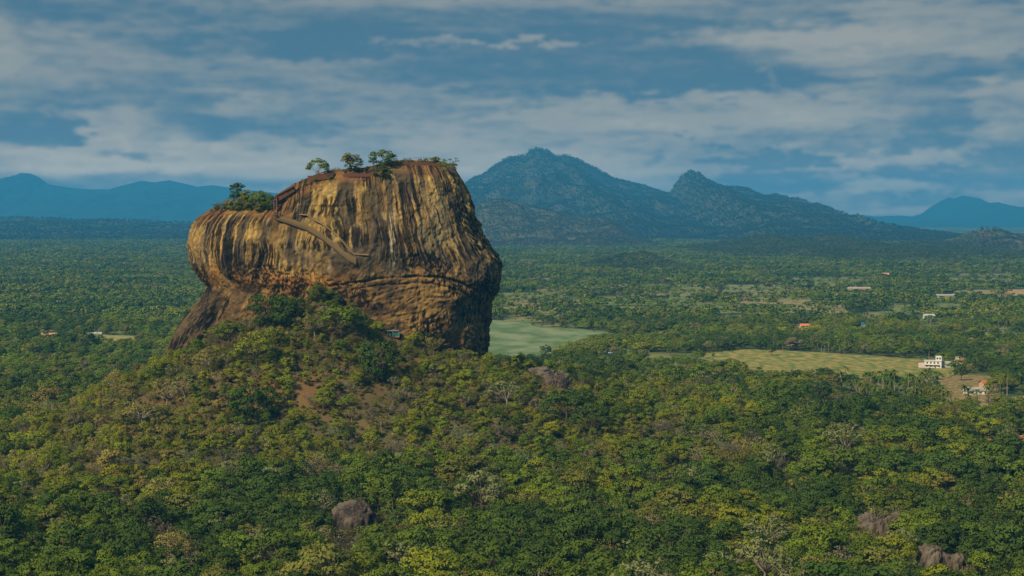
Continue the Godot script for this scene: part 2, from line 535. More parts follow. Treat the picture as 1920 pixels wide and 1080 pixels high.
func build_rock() -> void:
	build_tables()
	var phis := []
	var a := -14.0
	while a < 194.0:
		phis.append(deg_to_rad(a))
		a += 0.30
	while a < 346.0:
		phis.append(deg_to_rad(a))
		a += 3.0
	var rows := 330
	var nb := noise("rock_mass", 0.011, 3)
	var nf := noise("rock_flute", 1.0, 3)
	var ng := noise("rock_rough", 0.12, 4)
	var cell := FastNoiseLite.new()
	cell.seed = 31
	cell.noise_type = FastNoiseLite.TYPE_CELLULAR
	cell.cellular_return_type = FastNoiseLite.RETURN_DISTANCE2_SUB
	cell.frequency = 0.03
	cell.fractal_type = FastNoiseLite.FRACTAL_NONE
	var v := PackedVector3Array()
	var c := PackedColorArray()
	var edge := []
	var uv := PackedVector2Array()
	for r in rows:
		var t := float(r) / (rows - 1)
		for phi in phis:
			var q := rock_at(phi, t)
			var p: Vector3 = q[0]
			var arc: float = phi * 95.0
			var led := look("ledge", clampf(q[2], 350.0, 950.0))
			var above := sstep(6.0, -14.0, q[3] - led)
			var mass := nb.get_noise_3d(p.x, p.y * 0.8, p.z)
			var mid := noise("rock_mid", 0.034, 3).get_noise_3d(p.x, p.y * 0.55, p.z)
			var sway := arc + 1.5 * mass + 0.6 * mid
			var loose := sstep(-0.25, 0.3, noise("rock_big", 0.02, 3).get_noise_2d(arc * 1.1 + 70.0, q[3] * 0.4))
			var flute := nf.get_noise_2d(sway * 0.055, q[3] * 0.004) * 0.8 * loose + nf.get_noise_2d(sway * 0.2 + 7.0, q[3] * 0.009) * 0.3 * loose
			var right := sstep(540.0, 720.0, q[2])
			var bed := noise("rock_bed", 0.06, 3).get_noise_2d(arc * 0.45, (q[3] - led + 40.0 * mass + 12.0 * mid) * 1.5)
			var rough := ng.get_noise_3d(p.x, p.y, p.z)
			var side := sstep(0.75, 0.35, phi) * 1.0
			var slant := nf.get_noise_2d((arc * 0.4 + q[3] * 0.30) * 0.35, (q[3] * 0.3 - arc * 0.5) * 0.05)
			var off := mass * 6.5 + mid * 1.2 + flute * lerpf(1.0, above, right) * (1.0 - 0.5 * side) + bed * 0.9 * (1.0 - above) * right * sstep(-0.25, 0.25, noise("rock_blot", 0.025, 3).get_noise_2d(arc + 300.0, q[3])) + rough * 1.2 + noise("rock_chip", 0.42, 2).get_noise_3d(p.x, p.y * 0.7, p.z) * 0.5 + slant * 2.0 * side
			# slabs parted by cracks
			var gap := cell.get_noise_3d(p.x + 6.0 * mid, p.y * 0.6 + 9.0 * mass, p.z) + 1.0
			off -= 1.5 * (1.0 - sstep(0.0, 0.16, gap)) * sstep(-0.3, 0.2, mass + mid)
			off += 1.2 * sstep(0.2, 0.7, gap)
			# the crack below the overhang, deepest on the right
			off -= 2.6 * exp(-((q[3] - led - 3.0 - 5.0 * mid) / 1.9) ** 2) * sstep(600.0, 660.0, q[2]) * (0.35 + 0.65 * sstep(-0.2, 0.15, nf.get_noise_2d(arc * 0.05, 33.0))) + 1.0 * exp(-((q[3] - led - 16.0 - 8.0 * mass) / 1.8) ** 2) * sstep(640.0, 760.0, q[2])
			# thin ledge across the upper left face
			off += 1.0 * exp(-((q[3] - 386.0 - 5.0 * mass) / 2.5) ** 2) * sstep(690.0, 640.0, q[2]) * sstep(560.0, 600.0, q[2])
			# the hollow at the right foot
			off -= 11.0 * exp(-((q[2] - 845.0) / 38.0) ** 2 - ((q[3] - 655.0 - (q[2] - 845.0) * 0.7) / 26.0) ** 2)
			off -= 4.0 * exp(-((q[2] - 410.0 + (q[3] - 600.0) * 0.5) / 7.0) ** 2) * sstep(535.0, 560.0, q[3])
			off *= sstep(1.0, 0.93, t) * 0.75 + 0.25
			var o: Vector3 = q[1]
			p += o * off
			v.append(p)
			uv.append(Vector2(phi * 95.0 / 300.0, (770.0 - q[3]) / 460.0))
			var d := -p.z
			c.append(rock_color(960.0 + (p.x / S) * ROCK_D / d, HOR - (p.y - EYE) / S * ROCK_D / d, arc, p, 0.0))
			var ix := 960.0 + p.x / d * FOCAL
			var key := int(ix / 3.0) + int((HOR - (p.y - EYE) / d * FOCAL) / 3.0) * 1000
			face_map[key] = minf(face_map.get(key, 9999.0), d)
			if r == rows - 1:
				edge.append(p)
	for k in range(1, 41):
		var f := 1.0 - k / 40.0
		for i in phis.size():
			var e: Vector3 = edge[i]
			var p := Vector3(-107.6, 0, -1000.0).lerp(Vector3(e.x, 0, e.z), f)
			var px := 960.0 + p.x / S
			p.y = lerpf(EYE - (look("top", px) - HOR) * S + ng.get_noise_3d(p.x, 0.0, p.z) * 1.2, e.y, f ** 6)
			v.append(p)
			uv.append(Vector2(p.x / 60.0, p.z / 60.0))
			c.append(mixc(Color(0.26, 0.13, 0.05), Color(0.13, 0.13, 0.04), 0.5 + noise("rock_big", 0.02, 3).get_noise_2d(p.x * 3.0, p.z * 3.0) * 2.0))
	var m := grid(phis.size(), rows + 40, v, c, true, uv)
	tag(part(self, "rock", m, rock_skin()), "huge flat-topped ochre rock with dark water streaks above the wooded hill", "rock")


# ---------------------------------------------------------------- mountains
func mountain(called: String, label: String, dist: float, ridge: Array, reach: float, back: float, step: float, c1: Color, c2: Color, rocky: float, trees: float, size: float, spur := 0.5, power := 1.5) -> void:
	# ridge: picture points of its skyline; reach and back: metres from the ridge to its foot in front and behind
	var key := called + str(dist) + str(ridge[0][0])
	table(key, ridge, ridge[0][0], ridge[-1][0], 1)
	var w: float = (ridge[-1][0] - ridge[0][0]) / FOCAL * dist
	var cols := int(w / step) + 1
	var fr := int(reach / step / 1.5)
	var br := maxi(int(back / step / 4.0), 4)
	var n1 := noise("spur" + key, 1.0 / (reach * 0.30), 4)
	var n2 := noise("crag", 1.0 / 260.0, 4)
	var v := PackedVector3Array()
	var c := PackedColorArray()
	var rows := fr + br + 1
	for r in rows:
		var t := (float(r - fr) / fr) if r <= fr else (float(r - fr) / br)     # -1 at the front foot, 0 at the ridge, 1 behind
		for k in cols:
			var px: float = lerpf(ridge[0][0], ridge[-1][0], float(k) / (cols - 1))
			var h := EYE - (look(key, px) - HOR) / FOCAL * dist
			var x := (px - 960.0) / FOCAL * dist
			var z := -dist + (-t * reach if t < 0.0 else -t * back)
			var u := absf(t)
			var ends := sstep(0.0, 0.06, float(k) / (cols - 1)) * sstep(1.0, 0.94, float(k) / (cols - 1))
			var sp := 1.0 - absf(n1.get_noise_2d(x, z * 0.45)) * 2.4
			var fall := pow(1.0 - u, power)
			var y := h * ends * fall * (1.0 + spur * (sp - 0.55) * u * 2.2 * (1.0 if t < 0.0 else 0.3))
			y += n2.get_noise_2d(x, z) * minf(h * 0.22, 42.0) * sstep(0.0, 0.12, u) * (1.0 - u)
			v.append(Vector3(x, y - 1.0, z))
			var k2 := n2.get_noise_2d(x * 2.0 + 300.0, z * 2.0)
			var col := mixc(c1, c2, 0.5 + 1.2 * k2)
			col = mixc(col, Color(0.10, 0.078, 0.06), rocky * sstep(0.05, 0.35, n2.get_noise_2d(x * 1.7, z * 0.8 + y * 2.0) + 0.15))
			c.append(col)
	tag(part(self, called, grid(cols, rows, v, c), mat("mountain", Color.WHITE, 0.95, true)), label, "", "", "structure")
	if trees <= 0.0: return
	var count := int(w * reach / (trees * trees))
	for i in count:
		var a := rng.randf() * (cols - 1.01)
		var b := rng.randf() * (fr + 0.5)
		var ci := int(a)
		var ri := int(b)
		var p: Vector3 = v[ri * cols + ci].lerp(v[ri * cols + ci + 1], a - ci).lerp(v[(ri + 1) * cols + ci], b - ri)
		if p.y < 0.0: continue
		var bare := n2.get_noise_2d(p.x * 1.7, p.z * 0.8 + p.y * 2.0) + 0.15
		if rng.randf() < rocky * sstep(0.05, 0.35, bare) * 0.95: continue
		var k := noise("species", 0.004, 3).get_noise_2d(p.x * 1.6, p.z * 1.6)
		var col := mixc(tone(c1, 1.0), tone(c2, 1.0), 0.5 + k * 1.5 + rng.randfn(0.0, 0.35))
		put("far_wood", "far", p, size * rng.randf_range(0.6, 1.35), col)


# ---------------------------------------------------------------- trees
func leaf(s: Soup, at: Vector3, out: Vector3, crown: Vector3, size: float, col: Color, tilt := 0.75) -> void:
	var nn := (out + Vector3(rng.randf_range(-1, 1), rng.randf_range(-0.6, 1), rng.randf_range(-1, 1)) * tilt).normalized()
	var a := nn.cross(Vector3(rng.randf_range(-1, 1), rng.randf_range(-1, 1), rng.randf_range(-1, 1))).normalized() * size
	var b := nn.cross(a) * rng.randf_range(0.55, 1.0)
	var sh := (nn * 0.35 + out * 0.45 + crown * 0.6).normalized()
	s.quad(at - a, at - b * rng.randf_range(0.6, 1.1), at + a * rng.randf_range(0.6, 1.1), at + b * rng.randf_range(0.6, 1.1), sh, col)


func clump(s: Soup, at: Vector3, rx: float, ry: float, leaves: int, size: float, k: float, warm: float) -> void:
	for i in leaves:
		var d := Vector3(rng.randfn(), rng.randfn() + 0.35, rng.randfn()).normalized()
		if d.y < -0.35: d.y = -d.y
		var r := rng.randf_range(0.62, 1.08)
		var f := k * rng.randf_range(0.80, 1.20)
		var col := Color(f * (1.0 + warm * rng.randf_range(-0.5, 1.0)), f, f * rng.randf_range(0.7, 1.2))
		leaf(s, at + Vector3(d.x * rx, d.y * ry, d.z * rx) * r, d, (at - Vector3(0, 4.6, 0)).normalized(), size * rng.randf_range(0.7, 1.35), col)


func branch(s: Soup, a: Vector3, b: Vector3, ra: float, rb: float, sides := 4) -> void:
	var mid := a.lerp(b, 0.5) + Vector3(rng.randf_range(-1, 1), rng.randf_range(-0.2, 0.8), rng.randf_range(-1, 1)) * a.distance_to(b) * 0.1
	s.tube([a, mid, b], [ra, (ra + rb) / 2.0, rb], sides)


func twigs(s: Soup, a: Vector3, dir: Vector3, length: float, r: float, depth: int) -> void:
	var b := a + dir * length
	branch(s, a, b, r, r * 0.6, 3 if depth < 3 else 5)
	if depth == 0: return
	for i in (3 if depth > 1 else 4):
		var side := Vector3(rng.randfn(), rng.randfn() * 0.5 + 0.35, rng.randfn()).normalized()
		twigs(s, a.lerp(b, rng.randf_range(0.55, 1.0)), (dir * 0.75 + side * 0.75).normalized(), length * rng.randf_range(0.55, 0.8), maxf(r * 0.52, 0.035), depth - 1)


func make_tree(form: String) -> void:   # one variant, nominally 10 m tall
	var leaves := Soup.new()
	var wood := Soup.new()
	var h := 10.0
	var spots := []
	match form:
		"round":
			for i in 24:
				var d := Vector3(rng.randfn(), rng.randfn() * 0.9 + 0.25, rng.randfn()).normalized()
				spots.append([Vector3(0, 5.7, 0) + Vector3(d.x * 3.7, d.y * 3.2, d.z * 3.7) * rng.randf_range(0.65, 1.05), rng.randf_range(0.9, 1.7), 0.75, 62, 0.29])
		"spreading":
			for i in 30:
				var w := rng.randf() * TAU
				var r := sqrt(rng.randf()) * 5.9
				spots.append([Vector3(cos(w) * r, 8.7 - (r / 5.9) ** 2 * 4.3 + rng.randf_range(-0.6, 0.4), sin(w) * r), rng.randf_range(1.1, 2.0), 0.55, 66, 0.30])
		"tall":
			for i in 22:
				var u := rng.randf()
				var w := rng.randf() * TAU
				var r := (0.5 + 2.1 * sin(PI * (0.12 + 0.8 * u))) * rng.randf_range(0.5, 1.0)
				spots.append([Vector3(cos(w) * r, 2.6 + u * 6.9, sin(w) * r), rng.randf_range(0.8, 1.35), 0.85, 56, 0.27])
		"sparse":
			for i in 22:
				var d := Vector3(rng.randfn(), rng.randfn() * 0.7 + 0.5, rng.randfn()).normalized()
				spots.append([Vector3(0, 5.6, 0) + Vector3(d.x * 4.2, d.y * 3.6, d.z * 4.2) * rng.randf_range(0.6, 1.05), rng.randf_range(0.7, 1.35), 0.7, 34, 0.23])
		"bushy":
			for i in 30:
				var d := Vector3(rng.randfn(), rng.randfn() * 0.9 + 0.2, rng.randfn()).normalized()
				spots.append([Vector3(0, 4.7, 0) + Vector3(d.x * 3.9, d.y * 4.1, d.z * 3.9) * rng.randf_range(0.6, 1.05), rng.randf_range(0.9, 1.6), 0.8, 62, 0.28])
		"shrub":
			for i in 9:
				var w := rng.randf() * TAU
				var r := rng.randf() * 3.6
				spots.append([Vector3(cos(w) * r, rng.randf_range(1.5, 6.0) * (1.0 - r / 7.0), sin(w) * r), rng.randf_range(1.7, 2.9), 0.8, 44, 0.46])
		"far":
			for i in 9:
				var d := Vector3(rng.randfn(), rng.randfn() * 0.7 + 0.5, rng.randfn()).normalized()
				spots.append([Vector3(0, 5.4, 0) + Vector3(d.x * 3.9, d.y * 3.3, d.z * 3.9), rng.randf_range(1.6, 2.4), 0.7, 10, 1.1])
	for q in spots:
		var k: float = rng.randf_range(0.78, 1.22)
		clump(leaves, q[0], q[1], q[1] * q[2], q[3], q[4], k, rng.randf_range(0.0, 0.22))
	if form == "palm":
		var bend := Vector3(rng.randf_range(-1, 1), 0, rng.randf_range(-1, 1))
		wood.tube([Vector3.ZERO, Vector3(0, 4, 0) + bend * 0.3, Vector3(0, 8, 0) + bend * 0.9], [0.22, 0.15, 0.12], 5)
		for i in 18:
			var w := TAU * i / 18.0 + rng.randf_range(-0.2, 0.2)
			var rise := rng.randf_range(-0.3, 1.1)
			var prev := Vector3(0, 8, 0) + bend * 0.9
			var dir := Vector3(cos(w), rise, sin(w)).normalized()
			for j in 4:
				var nxt := prev + dir * 0.75
				var side := dir.cross(Vector3.UP).normalized() * (0.34 - 0.06 * j)
				var f := rng.randf_range(0.7, 1.3)
				leaves.quad(prev - side, prev + side, nxt + side * 0.8, nxt - side * 0.8, (Vector3.UP * 0.8 + Vector3(cos(w), 0, sin(w)) * 0.3).normalized(), Color(f, f, f))
				prev = nxt
				dir = (dir + Vector3(0, -0.42, 0)).normalized()
	elif form == "bare":
		wood.tube([Vector3.ZERO, Vector3(0.1, 1.4, 0), Vector3(0.0, 2.8, 0.1)], [0.22, 0.16, 0.12], 5)
		for i in 5:
			var w := TAU * i / 5.0 + rng.randf_range(-0.4, 0.4)
			twigs(leaves, Vector3(0, rng.randf_range(2.0, 2.9), 0), Vector3(cos(w) * 0.8, rng.randf_range(0.6, 1.7), sin(w) * 0.8).normalized(), rng.randf_range(2.0, 2.8), 0.105, 4)
		for i in 50:
			var d := Vector3(rng.randfn(), rng.randfn() + 0.5, rng.randfn()).normalized()
			clump(leaves, Vector3(0, 6.2, 0) + Vector3(d.x * 3.6, d.y * 3.2, d.z * 3.6) * rng.randf_range(0.4, 1.0), 0.6, 0.6, 3, 0.20, rng.randf_range(0.8, 1.2), 0.1)
	elif form != "far" and form != "shrub":
		var lean := Vector3(rng.randf_range(-0.4, 0.4), 0, rng.randf_range(-0.4, 0.4))
		var fork := Vector3(0, 3.4, 0) + lean
		wood.tube([Vector3(0, -0.6, 0), Vector3(0, 1.6, 0) + lean * 0.3, fork], [0.28, 0.2, 0.15], 6)
		for i in range(0, spots.size(), 2 if form != "sparse" else 1):
			branch(wood, fork - Vector3(0, rng.randf() * 0.8, 0), spots[i][0], 0.085, 0.03)
	else:
		wood.tube([Vector3(0, -0.5, 0), Vector3(0, 4.5, 0)], [0.25, 0.1], 4)
	var bark := mat("bark_pale", Color(0.24, 0.20, 0.15)) if form in ["sparse", "palm", "bare"] else mat("bark", Color(0.10, 0.075, 0.05))
	var whole := ArrayMesh.new()
	leaves.into(whole, mat("foliage", Color.WHITE, 0.8, true))
	wood.into(whole, bark)
	if not species.has(form): species[form] = []
	species[form].append({"crown": leaves.mesh(), "trunk": wood.mesh(), "whole": whole, "bark": bark})


func put(wood: String, form: String, at: Vector3, h: float, col: Color, wide := 1.0) -> void:   # one tree of a wood that is counted as a mass
	var i := rng.randi() % int(species[form].size())
	var key := wood + "/" + form + "/" + str(i)
	if not forest.has(key):
		forest[key] = [[], PackedColorArray()]
	var k := h / 10.0
	forest[key][0].append(Transform3D(Basis(Vector3.UP, rng.randf() * TAU).scaled(Vector3(k * wide, k, k * wide)), at))
	forest[key][1].append(col)


const PALETTE := {
	"yellow-green": Color(0.182, 0.205, 0.012), "bright green": Color(0.116, 0.162, 0.012), "mid green": Color(0.090, 0.136, 0.014), "dark green": Color(0.054, 0.092, 0.013),
	"olive": Color(0.140, 0.146, 0.028), "grey-green": Color(0.178, 0.196, 0.078), "tan": Color(0.220, 0.190, 0.050), "grey-brown": Color(0.178, 0.152, 0.096), "rusty": Color(0.15, 0.08, 0.03)}


func single(form: String, shade: String, at: Vector3, h: float, label: String, group := "", wide := 1.0, jitter := 0.0) -> Node3D:   # one tree as a thing of its own
	var d: Dictionary = species[form][rng.randi() % int(species[form].size())]
	var called: String = {"bare": "bare_tree", "palm": "coconut_palm", "shrub": "shrub"}.get(form, "leafy_tree")
	var t := thing(called, at, label, {"bare": "bare tree", "palm": "palm tree", "shrub": "shrub"}.get(form, "tree"), group)
	var k := h / 10.0
	var spin := Basis(Vector3.UP, rng.randf() * TAU).scaled(Vector3(k * wide, k, k * wide))
	var step := roundi(jitter * 3.0)
	part(t, "trunk", d.trunk, d.bark).basis = spin
	part(t, "crown", d.crown, mat("leaf_%s_%d" % [shade, step], tone(PALETTE[shade], 1.0 + 0.16 * step), 0.8, true)).basis = spin
	return t


var fields := 0
var thin_areas := []       # fields with single trees and hedges in them
var cells := {}            # 40 m squares -> what to keep clear there


func settle() -> void:     # sort the clearances into squares
	cells = {}
	for list in [[keep_clear, true], [crowns, false]]:
		for k in list[0]:
			for i in range(floori((k.x - k.z) / 40.0), floori((k.x + k.z) / 40.0) + 1):
				for j in range(floori((k.y - k.z) / 40.0), floori((k.y + k.z) / 40.0) + 1):
					var c := Vector2i(i, j)
					if not cells.has(c): cells[c] = []
					cells[c].append([k.x, k.y, k.z * k.z, list[1]])
	for poly in open_areas:
		var lo: Vector2 = poly[0]
		var hi: Vector2 = poly[0]
		for p in poly:
			lo = lo.min(p)
			hi = hi.max(p)
		for i in range(floori(lo.x / 40.0), floori(hi.x / 40.0) + 1):
			for j in range(floori(lo.y / 40.0), floori(hi.y / 40.0) + 1):
				var c := Vector2i(i, j)
				if not cells.has(c): cells[c] = []
				cells[c].append(poly)


func blocked(x: float, z: float, scrub := false) -> bool:
	var list = cells.get(Vector2i(floori(x / 40.0), floori(z / 40.0)))
	if list == null: return false
	for k in list:
		if k is PackedVector2Array:
			if Geometry2D.is_point_in_polygon(Vector2(x, z), k): return true
		elif (k[3] or not scrub) and (x - k[0]) ** 2 + (z - k[1]) ** 2 < k[2]:
			return true
	return false


var pending := []   # trees near enough to stand alone: [size in the picture, form, shade, place, height, wide]


func pick(x: float, z: float, hill: float) -> Array:   # [form, shade] that grows there
	var n := noise("species", 0.004, 3)
	var k := n.get_noise_2d(x * 2.2, z * 2.2) + rng.randfn(0.0, 0.30)
	var dry := noise("dry", 0.009, 3).get_noise_2d(x, z) * 0.9 + rng.randfn(0.0, 0.24)
	var px := 960.0 - x / z * FOCAL
	var form: String
	var shade: String
	var warm := 0.0
	if hill > 0.15:
		warm = 0.24 * sstep(700.0, 250.0, px) * sstep(-620.0, -760.0, z)
	if dry > lerpf(0.48, 0.20, hill):
		form = "bare" if rng.randf() < 0.62 else "sparse"
		shade = "grey-brown" if rng.randf() < 0.62 else "tan"
		if form == "sparse" and rng.randf() < 0.5: shade = "grey-green"
	else:
		form = (["bushy", "bushy", "tall", "sparse", "round", "bushy", "round", "spreading"] if hill > 0.4 else ["spreading", "round", "tall", "sparse", "spreading", "round", "bushy", "spreading"])[rng.randi() % 8]
		k += warm + 0.36 * hill - 0.26 * (1.0 - hill)
		if k > 0.34: shade = "yellow-green"
		elif k > 0.08: shade = "bright green" if rng.randf() < 0.75 else "yellow-green"
		elif k > -0.12: shade = "olive" if rng.randf() < 0.45 else "bright green"
		elif k > -0.34: shade = "mid green"
		else: shade = "dark green" if rng.randf() < 1.0 - 0.45 * hill else "mid green"
		if form == "sparse" and rng.randf() < 0.7: shade = "grey-green" if rng.randf() < 0.6 else "olive"
		if shade == "dark green" and form == "sparse": form = "round"
	if warm > 0.15 and rng.randf() < 0.22: shade = "tan"
	if px > 170.0 and px < 430.0 and z < -770.0 and z > -915.0 and rng.randf() < 0.6:
		form = ["bushy", "sparse", "round"][rng.randi() % 3]
		shade = ["tan", "yellow-green", "tan", "olive"][rng.randi() % 4]
	return [form, shade]


func plant_near() -> void:
	var z := -440.0
	while z > -1260.0:
		var half := -z * 0.355 + 80.0
		var x := -half
		var row := lerpf(7.6, 10.5, sstep(-700.0, -1100.0, z))
		while x < half:
			var hill := sstep(6.0, 18.0, ground(x, z))
			var px := x + rng.randf_range(-0.5, 0.5) * row
			var pz := z + rng.randf_range(-0.5, 0.5) * row
			x += lerpf(13.0, 7.4, hill) * (1.0 if z > -800.0 else 1.12)
			var r := rock_reach(px, pz)
			if r < 4.0 and px > -200.0: continue
			if r < 1.0 or blocked(px, pz): continue
			var col_ := 960.0 - px / pz * FOCAL
			if pz < -1060.0 and pz > -1262.0 and col_ > 1550.0 and rng.randf() < 0.6: continue
			var y := ground(px, pz)
			var bald := noise("bald", 0.02, 2).get_noise_2d(px, pz)
			if y > 34.0 and rng.randf() < sstep(0.1, 0.45, bald) * 0.45: continue
			var fs := pick(px, pz, hill)
			var h := lerpf(rng.randf_range(9.5, 17.0), rng.randf_range(5.5, 11.0), hill)
			if rng.randf() < 0.10: h *= 1.4
			var wide := rng.randf_range(0.95, 1.3)
			if -pz > EYE * 0.9 * FOCAL / 700.0 and (EYE - y - h) / -pz * FOCAL < 672.0 and absf(px / pz) < 0.338:
				pending.append([h / -pz, fs[0], fs[1], Vector3(px, y - 0.3, pz), h, wide])
			else:
				put("hill_wood", fs[0], Vector3(px, y - 0.3, pz), h, tint(fs[1]), wide)
		z -= row
	for i in 4500:
		var x3 := rng.randf_range(-245.0, 10.0)
		var z3 := rng.randf_range(-965.0, -880.0)
		if rock_reach(x3, z3) < 0.5 or blocked(x3, z3, true): continue
		put("undergrowth", ["shrub", "shrub", "sparse", "bare"][rng.randi() % 4], Vector3(x3, ground(x3, z3) - 0.2, z3), rng.randf_range(2.4, 6.2), tint(["tan", "olive", "bright green", "grey-brown", "yellow-green", "olive"][rng.randi() % 6]))
	# undergrowth fills the gaps
	for i in 34000:
		var d := sqrt(rng.randf_range(450.0 ** 2, 1150.0 ** 2))
		var x2 := rng.randf_range(-0.36, 0.36) * d
		var r2 := rock_reach(x2, -d)
		if r2 < 1.0 or blocked(x2, -d, true): continue
		var y2 := ground(x2, -d)
		if y2 > 34.0 and rng.randf() < sstep(0.0, 0.4, noise("bald", 0.02, 2).get_noise_2d(x2, -d)) * 0.6: continue
		put("undergrowth", "shrub", Vector3(x2, y2 - 0.2, -d), rng.randf_range(1.6, 3.6), tint(["mid green", "olive", "bright green", "grey-brown", "tan", "dark green"][rng.randi() % 6]))


func tint(shade: String) -> Color:
	var c: Color = PALETTE[shade]
	var f := rng.randf_range(0.78, 1.22)
	return Color(c.r * f * rng.randf_range(0.9, 1.12), c.g * f, c.b * f)


func plant_far() -> void:
	var n := noise("clearing", 0.0022, 3)
	var z := -1260.0
	while z > -11000.0:
		var d := -z
		var gap := 11.0 if d < 2200.0 else (11.5 if d < 3400.0 else lerpf(14.0, 30.0, sstep(3400.0, 12000.0, d)))
		var half := d * 0.352 + 80.0
		var x := -half
		while x < half:
			var px := x + rng.randf_range(-0.55, 0.55) * gap
			var pz := z + rng.randf_range(-0.55, 0.55) * gap
			x += gap
			# open land in long belts on the right of the plain
			var open := n.get_noise_2d(px * 0.8, pz * 2.2) + 0.18 * sstep(-600.0, 800.0, px) * sstep(1700.0, 2600.0, d) * (1.0 - sstep(3600.0, 4600.0, d))
			if open > 0.24 and rng.randf() < 0.9: continue
			if blocked(px, pz): continue
			if d < 5000.0:
				var thin := false
				for poly in thin_areas:
					if Geometry2D.is_point_in_polygon(Vector2(px, pz), poly): thin = true
				if thin and rng.randf() > 0.06 + 0.4 * sstep(0.1, 0.3, noise("hedge", 0.012, 2).get_noise_2d(px * 0.4, pz)): continue
			var sp := noise("species", 0.004, 3).get_noise_2d(px, pz) + rng.randfn(0.0, 0.25)
			var shade := "mid green"
			if sp > 0.62: shade = "yellow-green"
			elif sp > 0.12: shade = "bright green"
			elif sp > 0.05: shade = "olive"
			elif sp < -0.2: shade = "dark green"
			if rng.randf() < 0.05: shade = ["grey-brown", "grey-green", "olive"][rng.randi() % 3]
			var col := tone(tint(shade), 1.12)
			var h := rng.randf_range(8.0, 14.5) * (1.0 if d < 3400.0 else lerpf(1.0, 1.7, sstep(3400.0, 12000.0, d)))
			if d < 2000.0:
				var form: String = ["round", "spreading", "bushy", "tall", "spreading"][rng.randi() % 5]
				if form == "sparse" and shade == "dark green": form = "bushy"
				if px > 250.0 and rng.randf() < 0.22:
					put("plain_wood", "palm", Vector3(px, 0, pz), rng.randf_range(11.0, 16.0), tone(tint("mid green"), 1.2))
				else:
					put("plain_wood", form, Vector3(px, -0.3, pz), h, col, rng.randf_range(1.0, 1.35))
			else:
				put("plain_wood", "far", Vector3(px, -0.5, pz), h, col, rng.randf_range(1.0, 1.4))
		z -= gap * (1.0 if d < 3000.0 else 1.1)


func order(i: int) -> String:
	var ones := ["leftmost", "second", "third", "fourth", "fifth", "sixth", "seventh", "eighth", "ninth", "tenth", "eleventh", "twelfth", "thirteenth", "fourteenth", "fifteenth", "sixteenth", "seventeenth", "eighteenth", "nineteenth", "twentieth"]
	if i < 20: return ones[i]
	return ("twenty-" if i < 30 else "thirty-") + ("first" if i % 10 == 0 else ones[i % 10]) if i != 29 else "thirtieth"


func stand_alone() -> void:   # the nearest trees become things; the others join the wood
	pending.sort_custom(func(a, b): return a[0] > b[0])
	var leafy := 0
	var bare := 0
	var chosen := {}
	for t in pending:
		var is_bare: bool = t[1] == "bare"
		if (is_bare and bare >= 110) or (not is_bare and leafy >= 285):
			put("hill_wood", t[1], t[3], t[4], tint(t[2]), t[5])
			continue
		if is_bare: bare += 1
		else: leafy += 1
		var p: Vector3 = t[3]
		var px: float = 960.0 + p.x / -p.z * FOCAL
		var py: float = HOR + (EYE - p.y - float(t[4]) * 0.6) / -p.z * FOCAL
		var zone := "far left"
		if px > 1820: zone = "far right"
		elif px > 1560: zone = "by the right boulders"
		elif px > 1320: zone = "left of the right boulders"
		elif px > 1100: zone = "right of the middle"
		elif px > 880: zone = "in the middle"
		elif px > 740: zone = "under the pale boulder"
		elif px > 590: zone = "under the dark boulder"
		elif px > 400: zone = "left of the dark boulder"
		elif px > 200: zone = "left of centre"
		var row := "at the bottom edge" if py > 1050 else ("near the bottom edge" if py > 1005 else ("low on the slope" if py > 950 else "on the lower slope"))
		if t[1] == "sparse": zone = zone.replace("left of the right boulders", "left of right boulders").replace("left of the dark boulder", "left of dark boulder")
		var size := "tall" if t[4] > 11.0 else ("small" if t[4] < 8.0 else "midsized")
		var hue: String = {"yellow-green": "yellowish", "bright green": "bright", "mid green": "green", "dark green": "dark", "grey-green": "greyish", "grey-brown": "brownish"}.get(t[2], t[2])
		var form: String = {"round": "rounded", "spreading": "spreading", "tall": "upright", "sparse": "airy", "bushy": "bushy", "bare": "twiggy"}[t[1]]
		var key := "%s %s %s tree/%s, %s" % [size, hue, form, row, zone]
		if not chosen.has(key): chosen[key] = []
		chosen[key].append([px, t])
	for key in chosen:
		var rows: Array = chosen[key]
		rows.sort_custom(func(a, b): return a[0] < b[0])
		for i in rows.size():
			var t: Array = rows[i][1]
			var bits: PackedStringArray = key.split("/")
			var label := "%s %s" % [bits[0], bits[1]]
			if rows.size() > 1:
				label = "%s %s %s%s" % [order(i), bits[0], "" if i == 0 else "from left ", bits[1]]
			single(t[1], t[2], t[3], t[4], label, "bare trees on the near slope" if t[1] == "bare" else "leafy trees on the near slope", t[5], rng.randf_range(-0.5, 0.5))


